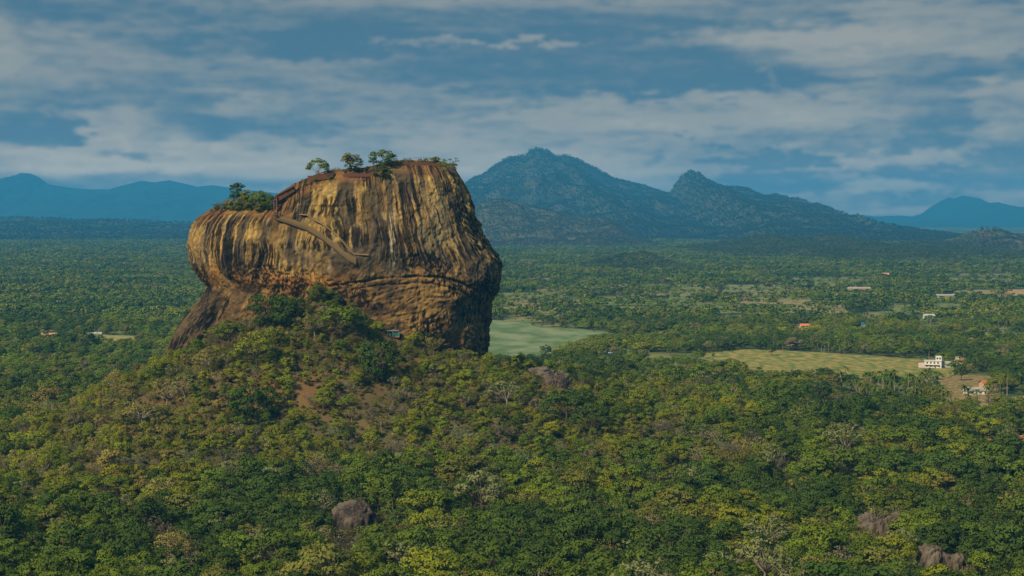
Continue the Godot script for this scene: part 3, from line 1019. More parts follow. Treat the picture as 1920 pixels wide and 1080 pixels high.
func grow_woods() -> void:
	var labels := {
		"hill_wood": "dense mixed wood of green and bare trees covering hill and foreground", "undergrowth": "low scrub and bushes between the trees of the hill",
		"plain_wood": "forest and palm groves spread across the plain to the horizon", "summit_scrub": "dry grass and low scrub along the brow of the great rock", "far_wood": "forest covering the distant mountains and foothills"}
	var roots := {}
	for key in forest:
		var bits: PackedStringArray = key.split("/")
		if not roots.has(bits[0]):
			var o := Node3D.new()
			o.name = bits[0]
			add_child(o)
			tag(o, labels[bits[0]], "shrubs" if bits[0] in ["undergrowth", "summit_scrub"] else "forest", "", "stuff")
			roots[bits[0]] = o
		var mm := MultiMesh.new()
		mm.transform_format = MultiMesh.TRANSFORM_3D
		mm.use_colors = true
		mm.mesh = species[bits[1]][int(bits[2])].whole
		var list: Array = forest[key][0]
		var cols: PackedColorArray = forest[key][1]
		mm.instance_count = list.size()
		for i in list.size():
			mm.set_instance_transform(i, list[i])
			mm.set_instance_color(i, cols[i])
		var o := MultiMeshInstance3D.new()
		o.name = {"palm": "palms", "shrub": "bushes", "bare": "bare_trees"}.get(bits[1], "trees")
		o.multimesh = mm
		o.set_meta("kind", "stuff")
		roots[bits[0]].add_child(o, true)


# ---------------------------------------------------------------- boulders
func boulder(px: float, py: float, wide: float, tall: float, label: String, dark := 0.5, called := "boulder", from := 430.0) -> void:   # picture point of the middle of its foot, size in picture pixels
	var at := on_ground(px, py, from)
	var k := -at.z / FOCAL
	var a := wide * k / 2.0
	var h := tall * k
	var n := noise("boulder" + str(px), 0.75 / a, 4)
	var nf := noise("boulder_fine", 0.5, 3)
	var v := PackedVector3Array()
	var c := PackedColorArray()
	for r in 49:
		for q in 88:
			var th := PI * r / 48.0
			var ph := -TAU * q / 88.0
			var d := Vector3(cos(ph) * sin(th), cos(th), sin(ph) * sin(th))
			var m := n.get_noise_3d(d.x * a, d.y * a, d.z * a)
			var facet := absf(n.get_noise_3d(d.x * a * 0.7 + 40.0, d.y * a * 0.7, d.z * a * 0.7))
			var p := Vector3(d.x * a, signf(d.y) * pow(absf(d.y), 0.62) * h, d.z * a * 0.8) * (0.95 + 0.30 * m - 0.18 * facet)
			p += d * (nf.get_noise_3d(p.x, p.y * 0.5, p.z) * 0.75 - 0.9 * sstep(0.16, 0.0, absf(n.get_noise_3d(p.x * 0.8 + 9.0, p.y * 0.3, p.z * 0.8))))
			v.append(p)
			var s := nf.get_noise_3d(p.x * 1.6, p.y * 0.5, p.z * 1.6)
			var col := mixc(Color(0.125, 0.098, 0.074), Color(0.028, 0.023, 0.02), dark + s * 1.7 - 0.2 * m)
			col = mixc(col, Color(0.19, 0.165, 0.125), sstep(0.12, 0.45, m + 0.7 * s) * 0.5)
			c.append(col)
	var o := part(self, called, grid(88, 49, v, c, true), mat("boulder", Color.WHITE, 0.9, true), at)
	tag(o, label, "boulder")
	keep_clear.append(Vector3(at.x, at.z, a * 0.9))
	for i in 6:      # nothing tall right in front of it
		crowns.append(Vector3(at.x * (1.0 - 0.012 * i), at.z * (1.0 - 0.012 * i), a * 0.85 + (5.0 if px < 700.0 else 2.5)))


# ---------------------------------------------------------------- buildings
func gable(s: Soup, w: float, d: float, y: float, rise: float, over: float) -> void:   # a pitched roof along x with thickness
	var x := w / 2.0 + over
	var z := d / 2.0 + over
	for side in [-1.0, 1.0]:
		var p := [Vector3(-x, y - over * 0.4, side * z), Vector3(x, y - over * 0.4, side * z), Vector3(x, y + rise, 0.0), Vector3(-x, y + rise, 0.0)]
		var nn := Vector3(0, z, side * rise).normalized()
		s.quad(p[0], p[1], p[2], p[3], nn, Color.WHITE)
		s.quad(p[0] - Vector3(0, 0.2, 0), p[1] - Vector3(0, 0.2, 0), p[2] - Vector3(0, 0.2, 0), p[3] - Vector3(0, 0.2, 0), -nn, Color.WHITE)
		s.quad(p[0], p[1], p[1] - Vector3(0, 0.2, 0), p[0] - Vector3(0, 0.2, 0), Vector3(0, 0, side), Color.WHITE)


func house(px: float, py: float, w: float, d: float, h: float, turn: float, wall: Color, roof: Color, rise: float, label: String, clear := 1.0, flat := false) -> Node3D:
	var at := on_plain(px, py)
	var t := thing("house", at, label, "house")
	t.rotation.y = turn
	var b := Soup.new()
	b.box(Vector3(0, h / 2.0, 0), Vector3(w, h, d))
	if not flat:
		for x in [-w / 2.0, w / 2.0]:
			b.tri(Vector3(x, h, -d / 2.0), Vector3(x, h, d / 2.0), Vector3(x, h + rise * 0.96, 0), Vector3(signf(x), 0, 0), Color.WHITE)
	part(t, "wall", b.mesh(), mat("plaster%s" % wall.to_html(), wall, 0.85))
	var r := Soup.new()
	if flat:
		r.box(Vector3(0, h + 0.15, 0), Vector3(w + 0.8, 0.3, d + 0.8))
	else:
		gable(r, w, d, h, rise, 0.7)
	part(t, "roof", r.mesh(), mat("roof%s" % roof.to_html(), roof, 0.8))
	var n := maxi(2, int(w / 3.4))
	for i in n:
		var x := (i + 0.5) / n * w - w / 2.0
		var o := Soup.new()
		if i == n / 2:
			o.box(Vector3(x, 1.05, d / 2.0), Vector3(1.1, 2.1, 0.12))
			part(t, "door", o.mesh(), mat("door", Color(0.11, 0.06, 0.03), 0.7))
		else:
			o.box(Vector3(x, 1.65, d / 2.0), Vector3(1.3, 1.2, 0.12))
			part(t, "window", o.mesh(), mat("pane", Color(0.03, 0.035, 0.04), 0.3))
	keep_clear.append(Vector3(at.x, at.z, w * 0.6))
	for i in range(1, 5):
		keep_clear.append(Vector3(at.x * (1.0 - 0.011 * i * clear), at.z * (1.0 - 0.011 * i * clear), w * 0.55))
	return t


func build_houses() -> void:
	var white := Color(0.60, 0.58, 0.56)
	var tile := Color(0.36, 0.11, 0.055)
	var t := house(1752, 690, 15, 10, 6.4, -0.25, white, Color(0.5, 0.48, 0.46), 0, "large white two-storey house with stepped flat roofs beside the paddy field", 1.0, true)
	var s := Soup.new()
	s.box(Vector3(5.0, 8.6, -1.0), Vector3(5.4, 4.4, 6.0))
	part(t, "stair_tower", s.mesh(), mat("plaster%s" % white.to_html(), white))
	for q in [[-5.2, 4.9], [-2.0, 4.9], [1.2, 4.9], [4.4, 4.9], [3.8, 8.8], [6.2, 8.8]]:
		s = Soup.new()
		s.box(Vector3(q[0], q[1], 5.05 if q[1] < 6.0 else 2.05), Vector3(1.4, 1.5, 0.14))
		part(t, "window", s.mesh(), mat("pane", Color.BLACK))
	s = Soup.new()
	s.box(Vector3(-1.0, 3.3, 5.9), Vector3(13.0, 0.22, 1.8))
	part(t, "balcony", s.mesh(), mat("plaster%s" % white.to_html(), white))
	s = Soup.new()
	s.box(Vector3(-10.0, 2.0, 1.0), Vector3(6.0, 4.0, 8.0))
	part(t, "annexe", s.mesh(), mat("annexe", Color(0.55, 0.42, 0.40)))
	house(1780, 689, 9, 7, 4.0, 0.1, Color(0.55, 0.54, 0.48), Color(0.32, 0.31, 0.26), 1.6, "low grey-roofed house right of the white two-storey house")
	t = house(1803, 687, 10, 8, 6.0, -0.1, Color(0.66, 0.60, 0.46), Color(0.27, 0.10, 0.07), 1.8, "cream house with dark red roof behind the grey-roofed house")
	s = Soup.new()
	s.box(Vector3(-3.0, 7.4, 1.0), Vector3(3.2, 3.2, 3.2))
	part(t, "roof_room", s.mesh(), mat("roof_room", Color(0.55, 0.60, 0.55)))
	house(1832, 740, 17, 8, 3.6, 0.05, Color(0.62, 0.60, 0.57), Color(0.33, 0.29, 0.26), 2.0, "long low house with a pale grey roof on the bare clearing")
	house(1852, 729, 8, 7, 4.6, 0.3, Color(0.5, 0.30, 0.2), Color(0.40, 0.13, 0.05), 2.0, "small house with a bright orange roof behind the long grey roof")
	house(1861, 842, 12, 8, 3.4, 0.1, Color(0.34, 0.16, 0.10), tile, 2.6, "red tiled roof among dark trees near the right edge", 1.6)
	house(1924, 842, 11, 9, 4.6, -0.2, Color(0.34, 0.16, 0.10), Color(0.42, 0.13, 0.07), 3.0, "red tiled roof cut off by the right edge", 1.6)
	house(1511, 617, 13, 9, 4.0, 0.1, Color(0.6, 0.42, 0.32), Color(0.55, 0.18, 0.07), 2.6, "small orange-roofed house alone beyond the trees behind the paddy field")
	house(1611, 545, 42, 10, 4.5, 0.05, Color(0.36, 0.32, 0.28), Color(0.34, 0.28, 0.24), 2.4, "long pale building on the far fields below the mountains")
	house(1772, 558, 40, 10, 4.0, 0.0, Color(0.36, 0.34, 0.31), Color(0.32, 0.30, 0.27), 2.0, "long pale roof far out right of the reddish field")
	house(1660, 520, 16, 12, 7.0, 0.0, Color(0.66, 0.5, 0.44), Color(0.5, 0.25, 0.17), 3.5, "pink house at the foot of the distant hills")
	house(1140, 668, 11, 7, 3.4, 0.2, Color(0.32, 0.38, 0.42), Color(0.28, 0.42, 0.58), 1.5, "small hut with a light blue roof right of the pond")
	house(1132, 706, 15, 8, 2.8, 0.0, Color(0.55, 0.47, 0.36), Color(0.5, 0.44, 0.33), 1.4, "sand-coloured low house among trees in front of the pond", 1.3)
	house(8, 862, 9, 6, 3.0, 0.2, white, Color(0.66, 0.66, 0.64), 1.4, "white roofed house at the left edge", 1.8)
	house(24, 858, 7, 6, 3.4, 0.0, Color(0.5, 0.34, 0.28), Color(0.36, 0.2, 0.16), 1.5, "brown roofed house beside the white roof at the left edge", 1.8)
	house(190, 711, 9, 7, 3.2, 0.3, Color(0.05, 0.18, 0.13), Color(0.03, 0.24, 0.16), 1.8, "leftmost of the three green roofs left of the rock")
	house(201, 711, 9, 6, 3.0, 0.1, Color(0.05, 0.18, 0.13), Color(0.035, 0.26, 0.15), 1.6, "middle one of the three green roofs left of the rock")
	house(212, 709, 11, 8, 4.2, -0.2, Color(0.05, 0.20, 0.15), Color(0.035, 0.27, 0.20), 2.2, "rightmost and largest of the three green roofs left of the rock")
	house(174, 632, 18, 9, 3.6, 0.0, Color(0.4, 0.38, 0.35), Color(0.36, 0.36, 0.33), 2.0, "white roof in the forest far left of the rock")
	house(91, 633, 18, 9, 3.4, 0.0, Color(0.45, 0.3, 0.2), Color(0.40, 0.22, 0.12), 2.0, "brown roof above a pale clearing far left")
	house(1743, 598, 14, 10, 4.5, 0.0, Color(0.55, 0.48, 0.42), Color(0.36, 0.38, 0.42), 2.4, "grey-roofed house behind the reddish field")
	house(1622, 612, 12, 9, 4.0, 0.2, Color(0.2, 0.36, 0.42), Color(0.06, 0.30, 0.38), 2.0, "teal-roofed house beyond the trees left of the reddish field")


func build_hut() -> void:   # the guard post at the foot of the wall
	var at := on_ground(737, 636, 850.0)
	var t := thing("hut", at + Vector3(0, -0.1, 0), "small teal and white hut on the bare ledge under the rock wall", "hut")
	var s := Soup.new()
	s.box(Vector3(0, 0.25, 0), Vector3(7.6, 0.5, 4.4))
	part(t, "plinth", s.mesh(), mat("plinth", Color(0.3, 0.16, 0.08)))
	s = Soup.new()
	s.box(Vector3(2.0, 2.0, 0.2), Vector3(3.2, 3.0, 3.2))
	part(t, "wall", s.mesh(), mat("teal_sheet", Color(0.02, 0.12, 0.11), 0.7))
	s = Soup.new()
	s.box(Vector3(-1.7, 1.9, -0.3), Vector3(4.0, 2.8, 2.4))
	part(t, "wall", s.mesh(), mat("green_sheet", Color(0.035, 0.12, 0.08), 0.6))
	s = Soup.new()
	s.box(Vector3(-2.2, 1.55, 0.95), Vector3(0.9, 2.0, 0.1))
	part(t, "door", s.mesh(), mat("white_paint", Color(0.42, 0.42, 0.40), 0.6))
	s = Soup.new()
	s.box(Vector3(-0.6, 1.9, 0.95), Vector3(1.0, 1.0, 0.1))
	part(t, "window", s.mesh(), mat("pane", Color.BLACK))
	for x in [-3.6, -0.1, 3.6]:
		s = Soup.new()
		s.tube([Vector3(x, 0.4, 2.0), Vector3(x, 3.9, 2.0)], [0.12, 0.12], 6)
		part(t, "post", s.mesh(), mat("white_paint", Color.WHITE))
	s = Soup.new()
	s.box(Vector3(-0.4, 4.05, 0.2), Vector3(7.2, 0.3, 4.8))
	part(t, "roof", s.mesh(), mat("sheet_roof", Color(0.20, 0.22, 0.21), 0.7))
	keep_clear.append(Vector3(at.x, at.z + 6.0, 9.0))
	keep_clear.append(Vector3(at.x, at.z + 15.0, 6.0))


# ---------------------------------------------------------------- works on the rock
func ribbon(pts: Array, heights: Array, out: float, thick: float, drop := 0.0) -> Soup:   # a wall that follows picture points over the rock face
	var s := Soup.new()
	var ring := []
	var far := []
	for p in pts: far.append(-rock_surface(p[0], p[1]).z)
	for i in pts.size():
		var d := 0.0
		for j in range(i - 2, i + 3):       # bridge the hollows of the face
			var near := 9999.0
			for m in range(j - 2, j + 3): near = minf(near, far[clampi(m, 0, far.size() - 1)])
			d += near / 5.0
		var p := pic(pts[i][0], pts[i][1], d)
		var q := p + Vector3(0, 0, out)
		var h: float = heights[i]
		ring.append([q + Vector3(0, -drop, 0), q + Vector3(0, h, 0), q + Vector3(0, h, -thick), q + Vector3(0, -drop, -thick)])
	for i in ring.size() - 1:
		for k in 4:
			var mid: Vector3 = (ring[i][0] + ring[i][2] + ring[i + 1][0] + ring[i + 1][2]) / 4.0
			s.face(ring[i][k], ring[i + 1][k], ring[i + 1][(k + 1) % 4], ring[i][(k + 1) % 4], mid)
	for e in [0, ring.size() - 1]:
		s.face(ring[e][0], ring[e][1], ring[e][2], ring[e][3], (ring[1][0] + ring[-2][2]) / 2.0)
	return s


func rails(t: Node, pts: Array, base: float, out: float, gap: int) -> void:
	var s := Soup.new()
	for lift in [0.6, 1.15]:
		var line := []
		var radii := []
		for p in pts:
			line.append(rock_surface(p[0], p[1]) + Vector3(0, base + lift, out))
			radii.append(0.06)
		s.tube(line, radii, 4)
	part(t, "handrail", s.mesh(), mat("rail", RAIL, 0.6))
	for i in range(0, pts.size(), gap):
		s = Soup.new()
		var p := rock_surface(pts[i][0], pts[i][1]) + Vector3(0, base, out)
		s.tube([p, p + Vector3(0, 1.2, 0)], [0.07, 0.07], 4)
		part(t, "rail_post", s.mesh(), mat("rail", RAIL, 0.6))


func dense(pts: Array, n: int) -> Array:
	var o := []
	for i in pts.size() - 1:
		for k in n:
			o.append([lerpf(pts[i][0], pts[i + 1][0], float(k) / n), lerpf(pts[i][1], pts[i + 1][1], float(k) / n)])
	o.append(pts[-1])
	return o


func build_walkway() -> void:
	var brick := mat("old_brick", Color(0.13, 0.06, 0.036))
	var plaster := mat("old_plaster", Color(0.15, 0.105, 0.048))
	var path := dense([[514, 407], [545, 417], [575, 428], [605, 446], [630, 466], [652, 485], [668, 493]], 4)
	var hs := []
	for p in path: hs.append(1.5 + 1.6 * (p[0] - 514.0) / 154.0 + 0.25 * sin(p[0] * 0.9) + 0.3 * sin(p[0] * 0.31))
	var t := thing("walled_walkway", Vector3.ZERO, "walled stone gallery slanting down across the middle of the rock face", "walkway")
	part(t, "wall", ribbon(path, hs, 1.0, 1.0, 0.4).mesh(), plaster)
	var top := []
	for h in hs: top.append(h + 0.25)
	var c := ribbon(path, top, 1.05, 1.1, -1.45)
	part(t, "coping", c.mesh(), mat("coping", Color(0.17, 0.12, 0.055)))
	var low := []
	for p in path: low.append([p[0], p[1] + 1.0])
	var zero := []
	for p in path: zero.append(0.5)
	part(t, "floor_ledge", ribbon(low, zero, 0.8, 8.0, 0.9).mesh(), mat("ledge", Color(0.10, 0.07, 0.04)))
	# upper path with its rail
	var t2 := thing("railed_path", Vector3.ZERO, "narrow stepped path with rail above the walled gallery", "walkway")
	var up := dense([[562, 402], [576, 403], [588, 412], [600, 417], [618, 430], [634, 442], [650, 462], [664, 476], [692, 478]], 4)
	var z2 := []
	for p in up: z2.append(0.45)
	part(t2, "path_slab", ribbon(up, z2, 1.0, 5.0, 0.3).mesh(), mat("ledge_light", Color(0.25, 0.17, 0.075)))
	rails(t2, up, 0.45, 0.9, 4)
	# brick stair tower at the left shoulder
	var t3 := thing("brick_staircase", Vector3.ZERO, "dark red brick staircase climbing the step at the left shoulder", "staircase")
	var side := []
	for q in [[517, 404, 13.0], [522, 404, 14.0], [527, 402, 14.6], [532, 399, 15.2], [538, 392, 15.0], [544, 384, 14.4], [550, 378, 13.6], [555, 377, 13.4]]:
		side.append(q)
	var sp := []
	var sh := []
	for q in side:
		sp.append([q[0], 374 - (q[0] - 517) * 0.62])
		sh.append(2.2 if q[0] < 550 else 1.5)
	part(t3, "side_wall", ribbon(sp, sh, 2.6, 0.8, 2.6).mesh(), brick)
	for k in 9:
		var s := Soup.new()
		var p := rock_surface(519 + k * 3.9, 368 - k * 2.1)
		s.box(p + Vector3(0, 0.3, 3.2), Vector3(1.7, 0.6, 2.6))
		part(t3, "step", s.mesh(), mat("step", Color(0.18, 0.085, 0.05)))
	for x in [516.0, 521.0]:
		var s := Soup.new()
		var a := rock_surface(x, 404) + Vector3(0, 0, 3.2)
		var b := rock_surface(x, 368) + Vector3(0, 0, 3.6)
		s.tube([a, b], [0.35, 0.35], 5)
		part(t3, "pier", s.mesh(), brick)
	for k in 8:
		var s := Soup.new()
		var p := rock_surface(518.5, 402 - k * 4.4) + Vector3(0, 0, 3.3)
		s.box(p, Vector3(2.0, 0.35, 0.5))
		part(t3, "tread", s.mesh(), mat("step", Color(0.18, 0.085, 0.05)))
	rails(t3, dense([[518, 386], [530, 385], [544, 385]], 3), -0.6, 2.4, 2)
	# walls on the summit
	var summit := [
		["low dark brick wall under the leftmost summit tree", [[578, 337], [600, 333], [626, 330]], 2.2], ["long red brick terrace wall on the sloping summit earth", [[636, 329], [660, 327], [690, 327], [706, 325]], 0.7],
		["brick terrace wall below the highest point of the summit", [[742, 309], [770, 307], [800, 307], [828, 310]], 0.9]]
	for q in summit:
		var w := thing("brick_wall", Vector3.ZERO, q[0], "wall", "brick walls on the summit")
		var d := dense(q[1], 5)
		var hh := []
		for p in d: hh.append(q[2] + 0.25 * sin(p[0] * 1.7))
		part(w, "wall_face", ribbon(d, hh, 0.9, 1.4, 1.6).mesh(), brick)
	# fence on the highest point
	var f := thing("summit_fence", Vector3.ZERO, "thin post fence along the highest edge of the summit", "fence")
	rails(f, dense([[776, 301], [800, 300], [822, 302]], 5), 0.6, 0.6, 1)


func build_person() -> void:
	var at := rock_surface(798, 303) + Vector3(0, 0.7, 1.2)
	var s := Soup.new()
	var skin := Color(0.24, 0.13, 0.08)
	var shirt := Color(0.27, 0.09, 0.06)
	var dark := Color(0.05, 0.05, 0.06)
	# one closed outline: rings from the feet up, two legs meeting at the hips
	for x in [-0.11, 0.11]:
		s.tube([Vector3(x, 0.0, 0.06), Vector3(x, 0.06, 0.0), Vector3(x, 0.5, 0.0), Vector3(x * 0.9, 0.9, 0.0)], [0.05, 0.06, 0.07, 0.10], 8, dark)
		s.tube([Vector3(x * 1.7, 1.42, 0.0), Vector3(x * 2.3, 1.12, 0.02), Vector3(x * 2.2, 0.84, 0.1)], [0.065, 0.05, 0.04], 7, shirt)
		s.tube([Vector3(x * 2.2, 0.84, 0.1), Vector3(x * 2.15, 0.72, 0.13)], [0.04, 0.02], 6, skin)
	s.tube([Vector3(0, 0.82, 0), Vector3(0, 0.95, 0), Vector3(0, 1.2, 0), Vector3(0, 1.42, 0), Vector3(0, 1.5, 0)], [0.1, 0.19, 0.17, 0.2, 0.07], 10, shirt)
	s.tube([Vector3(0, 1.48, 0), Vector3(0, 1.55, 0.01), Vector3(0, 1.62, 0.02), Vector3(0, 1.69, 0.02), Vector3(0, 1.75, 0.0)], [0.06, 0.075, 0.1, 0.095, 0.03], 9, skin)
	s.tube([Vector3(0, 1.68, -0.01), Vector3(0, 1.75, -0.01), Vector3(0, 1.785, -0.01)], [0.108, 0.085, 0.01], 9, dark)
	var t := part(self, "person", s.mesh(), mat("person", Color.WHITE, 0.8, true), at)
	tag(t, "person in reddish shirt standing upright on the highest edge of the summit", "person")


# ---------------------------------------------------------------- trees one can point to
func build_named_trees() -> void:
	var up := "trees on the rock's summit"
	var rows := [   # form, shade, column, row of the foot, width in pixels, height, label, metres behind the face
		["spreading", "bright green", 597, 336, 46, 36, "leftmost summit tree, a spreading crown on a thin pale trunk"],
		["bushy", "olive", 659, 325, 52, 38, "dense rounded olive tree in the middle of the summit"],
		["tall", "mid green", 700, 318, 20, 30, "slender green tree beside the broad tree left of the highest point"],
		["bushy", "mid green", 724, 316, 52, 36, "broad green tree just left of the highest point of the summit"],
		["bushy", "dark green", 719, 339, 38, 26, "dark green bush hanging over the brow below the broad summit tree"],
		["bushy", "mid green", 816, 309, 22, 16, "small green tree on the right end of the summit"],
		["bushy", "olive", 455, 395, 36, 28, "low olive bush between dark tree and olive bush on the left shoulder"],
		["bushy", "bright green", 494, 400, 34, 26, "low bright bush in front of the green trees on the left shoulder"],
		["sparse", "bright green", 841, 332, 42, 38, "airy light green tree leaning over the right end of the summit"],
		["bushy", "mid green", 622, 344, 18, 16, "small dark bush right of the leftmost summit tree"],
		["round", "dark green", 443, 387, 34, 42, "dark tree at the left end of the left shoulder"],
		["bushy", "olive", 466, 392, 44, 36, "olive bush right of the dark tree on the left shoulder"],
		["bushy", "bright green", 484, 396, 44, 38, "bright green tree in the middle of the left shoulder"],
		["bushy", "mid green", 503, 396, 32, 34, "green tree beside the brick staircase on the left shoulder"]]
	for q in rows:
		var at := rock_surface(q[2], q[3] - 2.0) + Vector3(0, -0.9, -2.0)
		var h: float = q[5] * S * 1.1
		single(q[0], q[1], at, h, q[6], up, q[4] * S / (h * {"spreading": 1.3, "round": 0.9, "tall": 0.62, "sparse": 1.0, "bushy": 0.98}[q[0]]))
	for q in [["bare", "grey-brown", 411, 399, 30, 24, "grey leafless bush at the far left end of the left shoulder"], ["bare", "grey-brown", 767, 306, 18, 12, "small leafless bush beside the highest point of the summit"]]:
		var at := rock_surface(q[2], q[3]) + Vector3(0, -0.5, -1.0)
		single(q[0], q[1], at, q[5] * S * 1.1, q[6], "", q[4] * S / (q[5] * S))
	var hill := "big trees on the upper hill"
	rows = [
		["bushy", "dark green", 707, 720, 92, 96, "big round dark green tree alone below the teal hut"],
		["bushy", "dark green", 497, 628, 70, 84, "dark green tree against the rock wall left of the middle, left half"],
		["bushy", "dark green", 535, 622, 70, 76, "dark green tree against the rock wall left of the middle, right half"],
		["spreading", "bright green", 640, 635, 116, 62, "wide bright green tree at the foot of the wall left of the hut"],
		["sparse", "olive", 590, 640, 70, 62, "thin olive tree left of the wide bright green tree under the wall"],
		["sparse", "olive", 752, 622, 66, 46, "pale olive tree right behind the teal hut"],
		["bare", "tan", 812, 672, 66, 58, "pale leafless tree right of the teal hut before the wall"],
		["bare", "grey-brown", 872, 700, 46, 46, "leafless tree with pale limbs under the right foot of the rock"],
		["bushy", "dark green", 880, 712, 30, 28, "small dark bush under the right foot of the rock"],
		["spreading", "bright green", 428, 650, 80, 48, "flat-topped green tree at the left foot of the wall"],
		["bushy", "mid green", 366, 684, 40, 56, "green bush clinging to the left buttress of the rock"],
		["spreading", "yellow-green", 480, 690, 90, 70, "layered yellow-green tree on the upper hill left of the big dark tree"],
		["bushy", "bright green", 288, 726, 48, 46, "bright green tree at the left foot of the rock buttress"],
		["bushy", "dark green", 460, 800, 78, 86, "dark green tree on the left slope, left of its twin"],
		["bushy", "dark green", 500, 792, 60, 72, "dark green tree on the left slope, right of its twin"],
		["sparse", "tan", 310, 770, 80, 64, "yellowish tree on the left skyline of the hill, upper one"],
		["sparse", "tan", 262, 810, 92, 70, "yellowish tree on the left skyline of the hill, lower one"],
		["sparse", "grey-green", 345, 760, 70, 60, "thin yellowish tree below the left buttress"],
		["round", "yellow-green", 780, 985, 76, 72, "bright yellow-green tree right of the dark slope boulder"],
		["spreading", "grey-green", 905, 975, 124, 92, "broad pale grey-green tree right of the yellow-green tree on the lower slope"],
		["sparse", "grey-green", 600, 985, 80, 66, "pale thin tree at the left side of the dark slope boulder"],
		["sparse", "grey-green", 950, 772, 82, 66, "round pale twiggy tree on the slope right of the rock"],
		["bare", "grey-brown", 940, 838, 70, 56, "brown leafless tree on the slope below the pale twiggy tree"],
		["bushy", "dark green", 934, 800, 36, 40, "small dark green tree under the pale twiggy tree"],
		["spreading", "dark green", 1062, 800, 110, 74, "dark flat-topped tree on the slope right of the rock, left half"],
		["spreading", "dark green", 1110, 822, 90, 70, "dark flat-topped tree on the slope right of the rock, right half"],
		["bare", "tan", 1350, 1008, 60, 70, "silvery leafless tree standing alone on the lower right slope"],
		["sparse", "grey-green", 1590, 872, 116, 84, "large pale tree with a forked trunk in the right-hand forest"],
		["sparse", "grey-green", 1452, 912, 70, 84, "pale tree with a long white trunk left of the dark purple boulder"],
		["bare", "tan", 1478, 1076, 76, 50, "leafless pale tree with twisted limbs at the bottom edge"],
		["round", "dark green", 1806, 715, 26, 34, "single dark round tree between the white house and the long grey roof"],
		["round", "dark green", 1448, 668, 20, 24, "lone dark tree at the left end of the paddy field"],
		["round", "dark green", 1755, 744, 28, 34, "dark round tree left of the bare clearing"],
		["round", "dark green", 1024, 672, 26, 28, "dark tree standing up before the near shore of the pond"],
		["spreading", "dark green", 152, 664, 62, 52, "dark spreading tree between the two pale clearings far left"],
		["round", "rusty", 262, 705, 30, 22, "rusty brown tree left of the rock's foot"]]
	for q in rows:
		var at := on_ground(q[2], q[3], 900.0 if q[3] < 640 and q[2] < 900 and q[2] > 420 else 430.0)
		var k := -at.z / FOCAL
		var h: float = q[5] * k
		single(q[0], q[1], at + Vector3(0, -0.3, 0), h, q[6], hill if q[2] < 930 and q[3] < 830 else "", q[4] * k / (h * {"spreading": 1.35, "round": 0.9, "tall": 0.62, "sparse": 0.98, "bare": 0.95, "bushy": 0.98}[q[0]]))
		crowns.append(Vector3(at.x, at.z, q[4] * k * 0.3))
		if q[2] > 680 and q[2] < 720 or q[3] > 860: crowns.append(Vector3(at.x * 0.985, at.z * 0.985, q[4] * k * 0.4))
	# palms in front of the paddy field
	var spots := []
	for i in 64:
		spots.append([rng.randf_range(1560, 1910), rng.randf_range(722, 775)])
	for q in [[1588, 722], [1600, 721], [1641, 724], [1651, 722], [1667, 726], [1745, 728], [1575, 728]]: spots.append(q)
	spots.sort_custom(func(a, b): return a[0] < b[0])
	var counts := {}
	for q in spots:
		var at := on_plain(q[0], q[1])
		if blocked(at.x, at.z): continue
		var where := "in front of the paddy field" if q[0] < 1700 else ("left of the bare clearing" if q[0] < 1790 else "around the long grey roof")
		counts[where] = counts.get(where, -1) + 1
		single("palm", "mid green", at, rng.randf_range(16.0, 22.0), "%s coconut palm %sin the grove %s" % [order(counts[where]), "" if counts[where] == 0 else "from left ", where], "coconut palms %s" % where, 1.0, rng.randf_range(-0.4, 1.0))


func summit_scrub() -> void:
	var px := 392.0
	while px < 850.0:
		px += rng.randf_range(1.2, 3.4)
		if px > 512.0 and px < 562.0: continue
		var py := 290.0
		while py < 420.0 and not face_map.has(int(px / 3.0) + int(py / 3.0) * 1000):
			py += 3.0
		var at := rock_surface(px, py + rng.randf_range(2.0, 14.0 if px > 560.0 and px < 740.0 else 7.0))
		var high := rng.randf_range(1.2, 4.2) * (2.1 if px > 418.0 and px < 512.0 else 1.0)
		put("summit_scrub", ["shrub", "shrub", "bushy", "sparse"][rng.randi() % 4], at + Vector3(0, -0.5, -0.8), high, tint(["olive", "tan", "mid green", "bright green", "grey-brown", "olive"][rng.randi() % 6]))


# ---------------------------------------------------------------- the scene


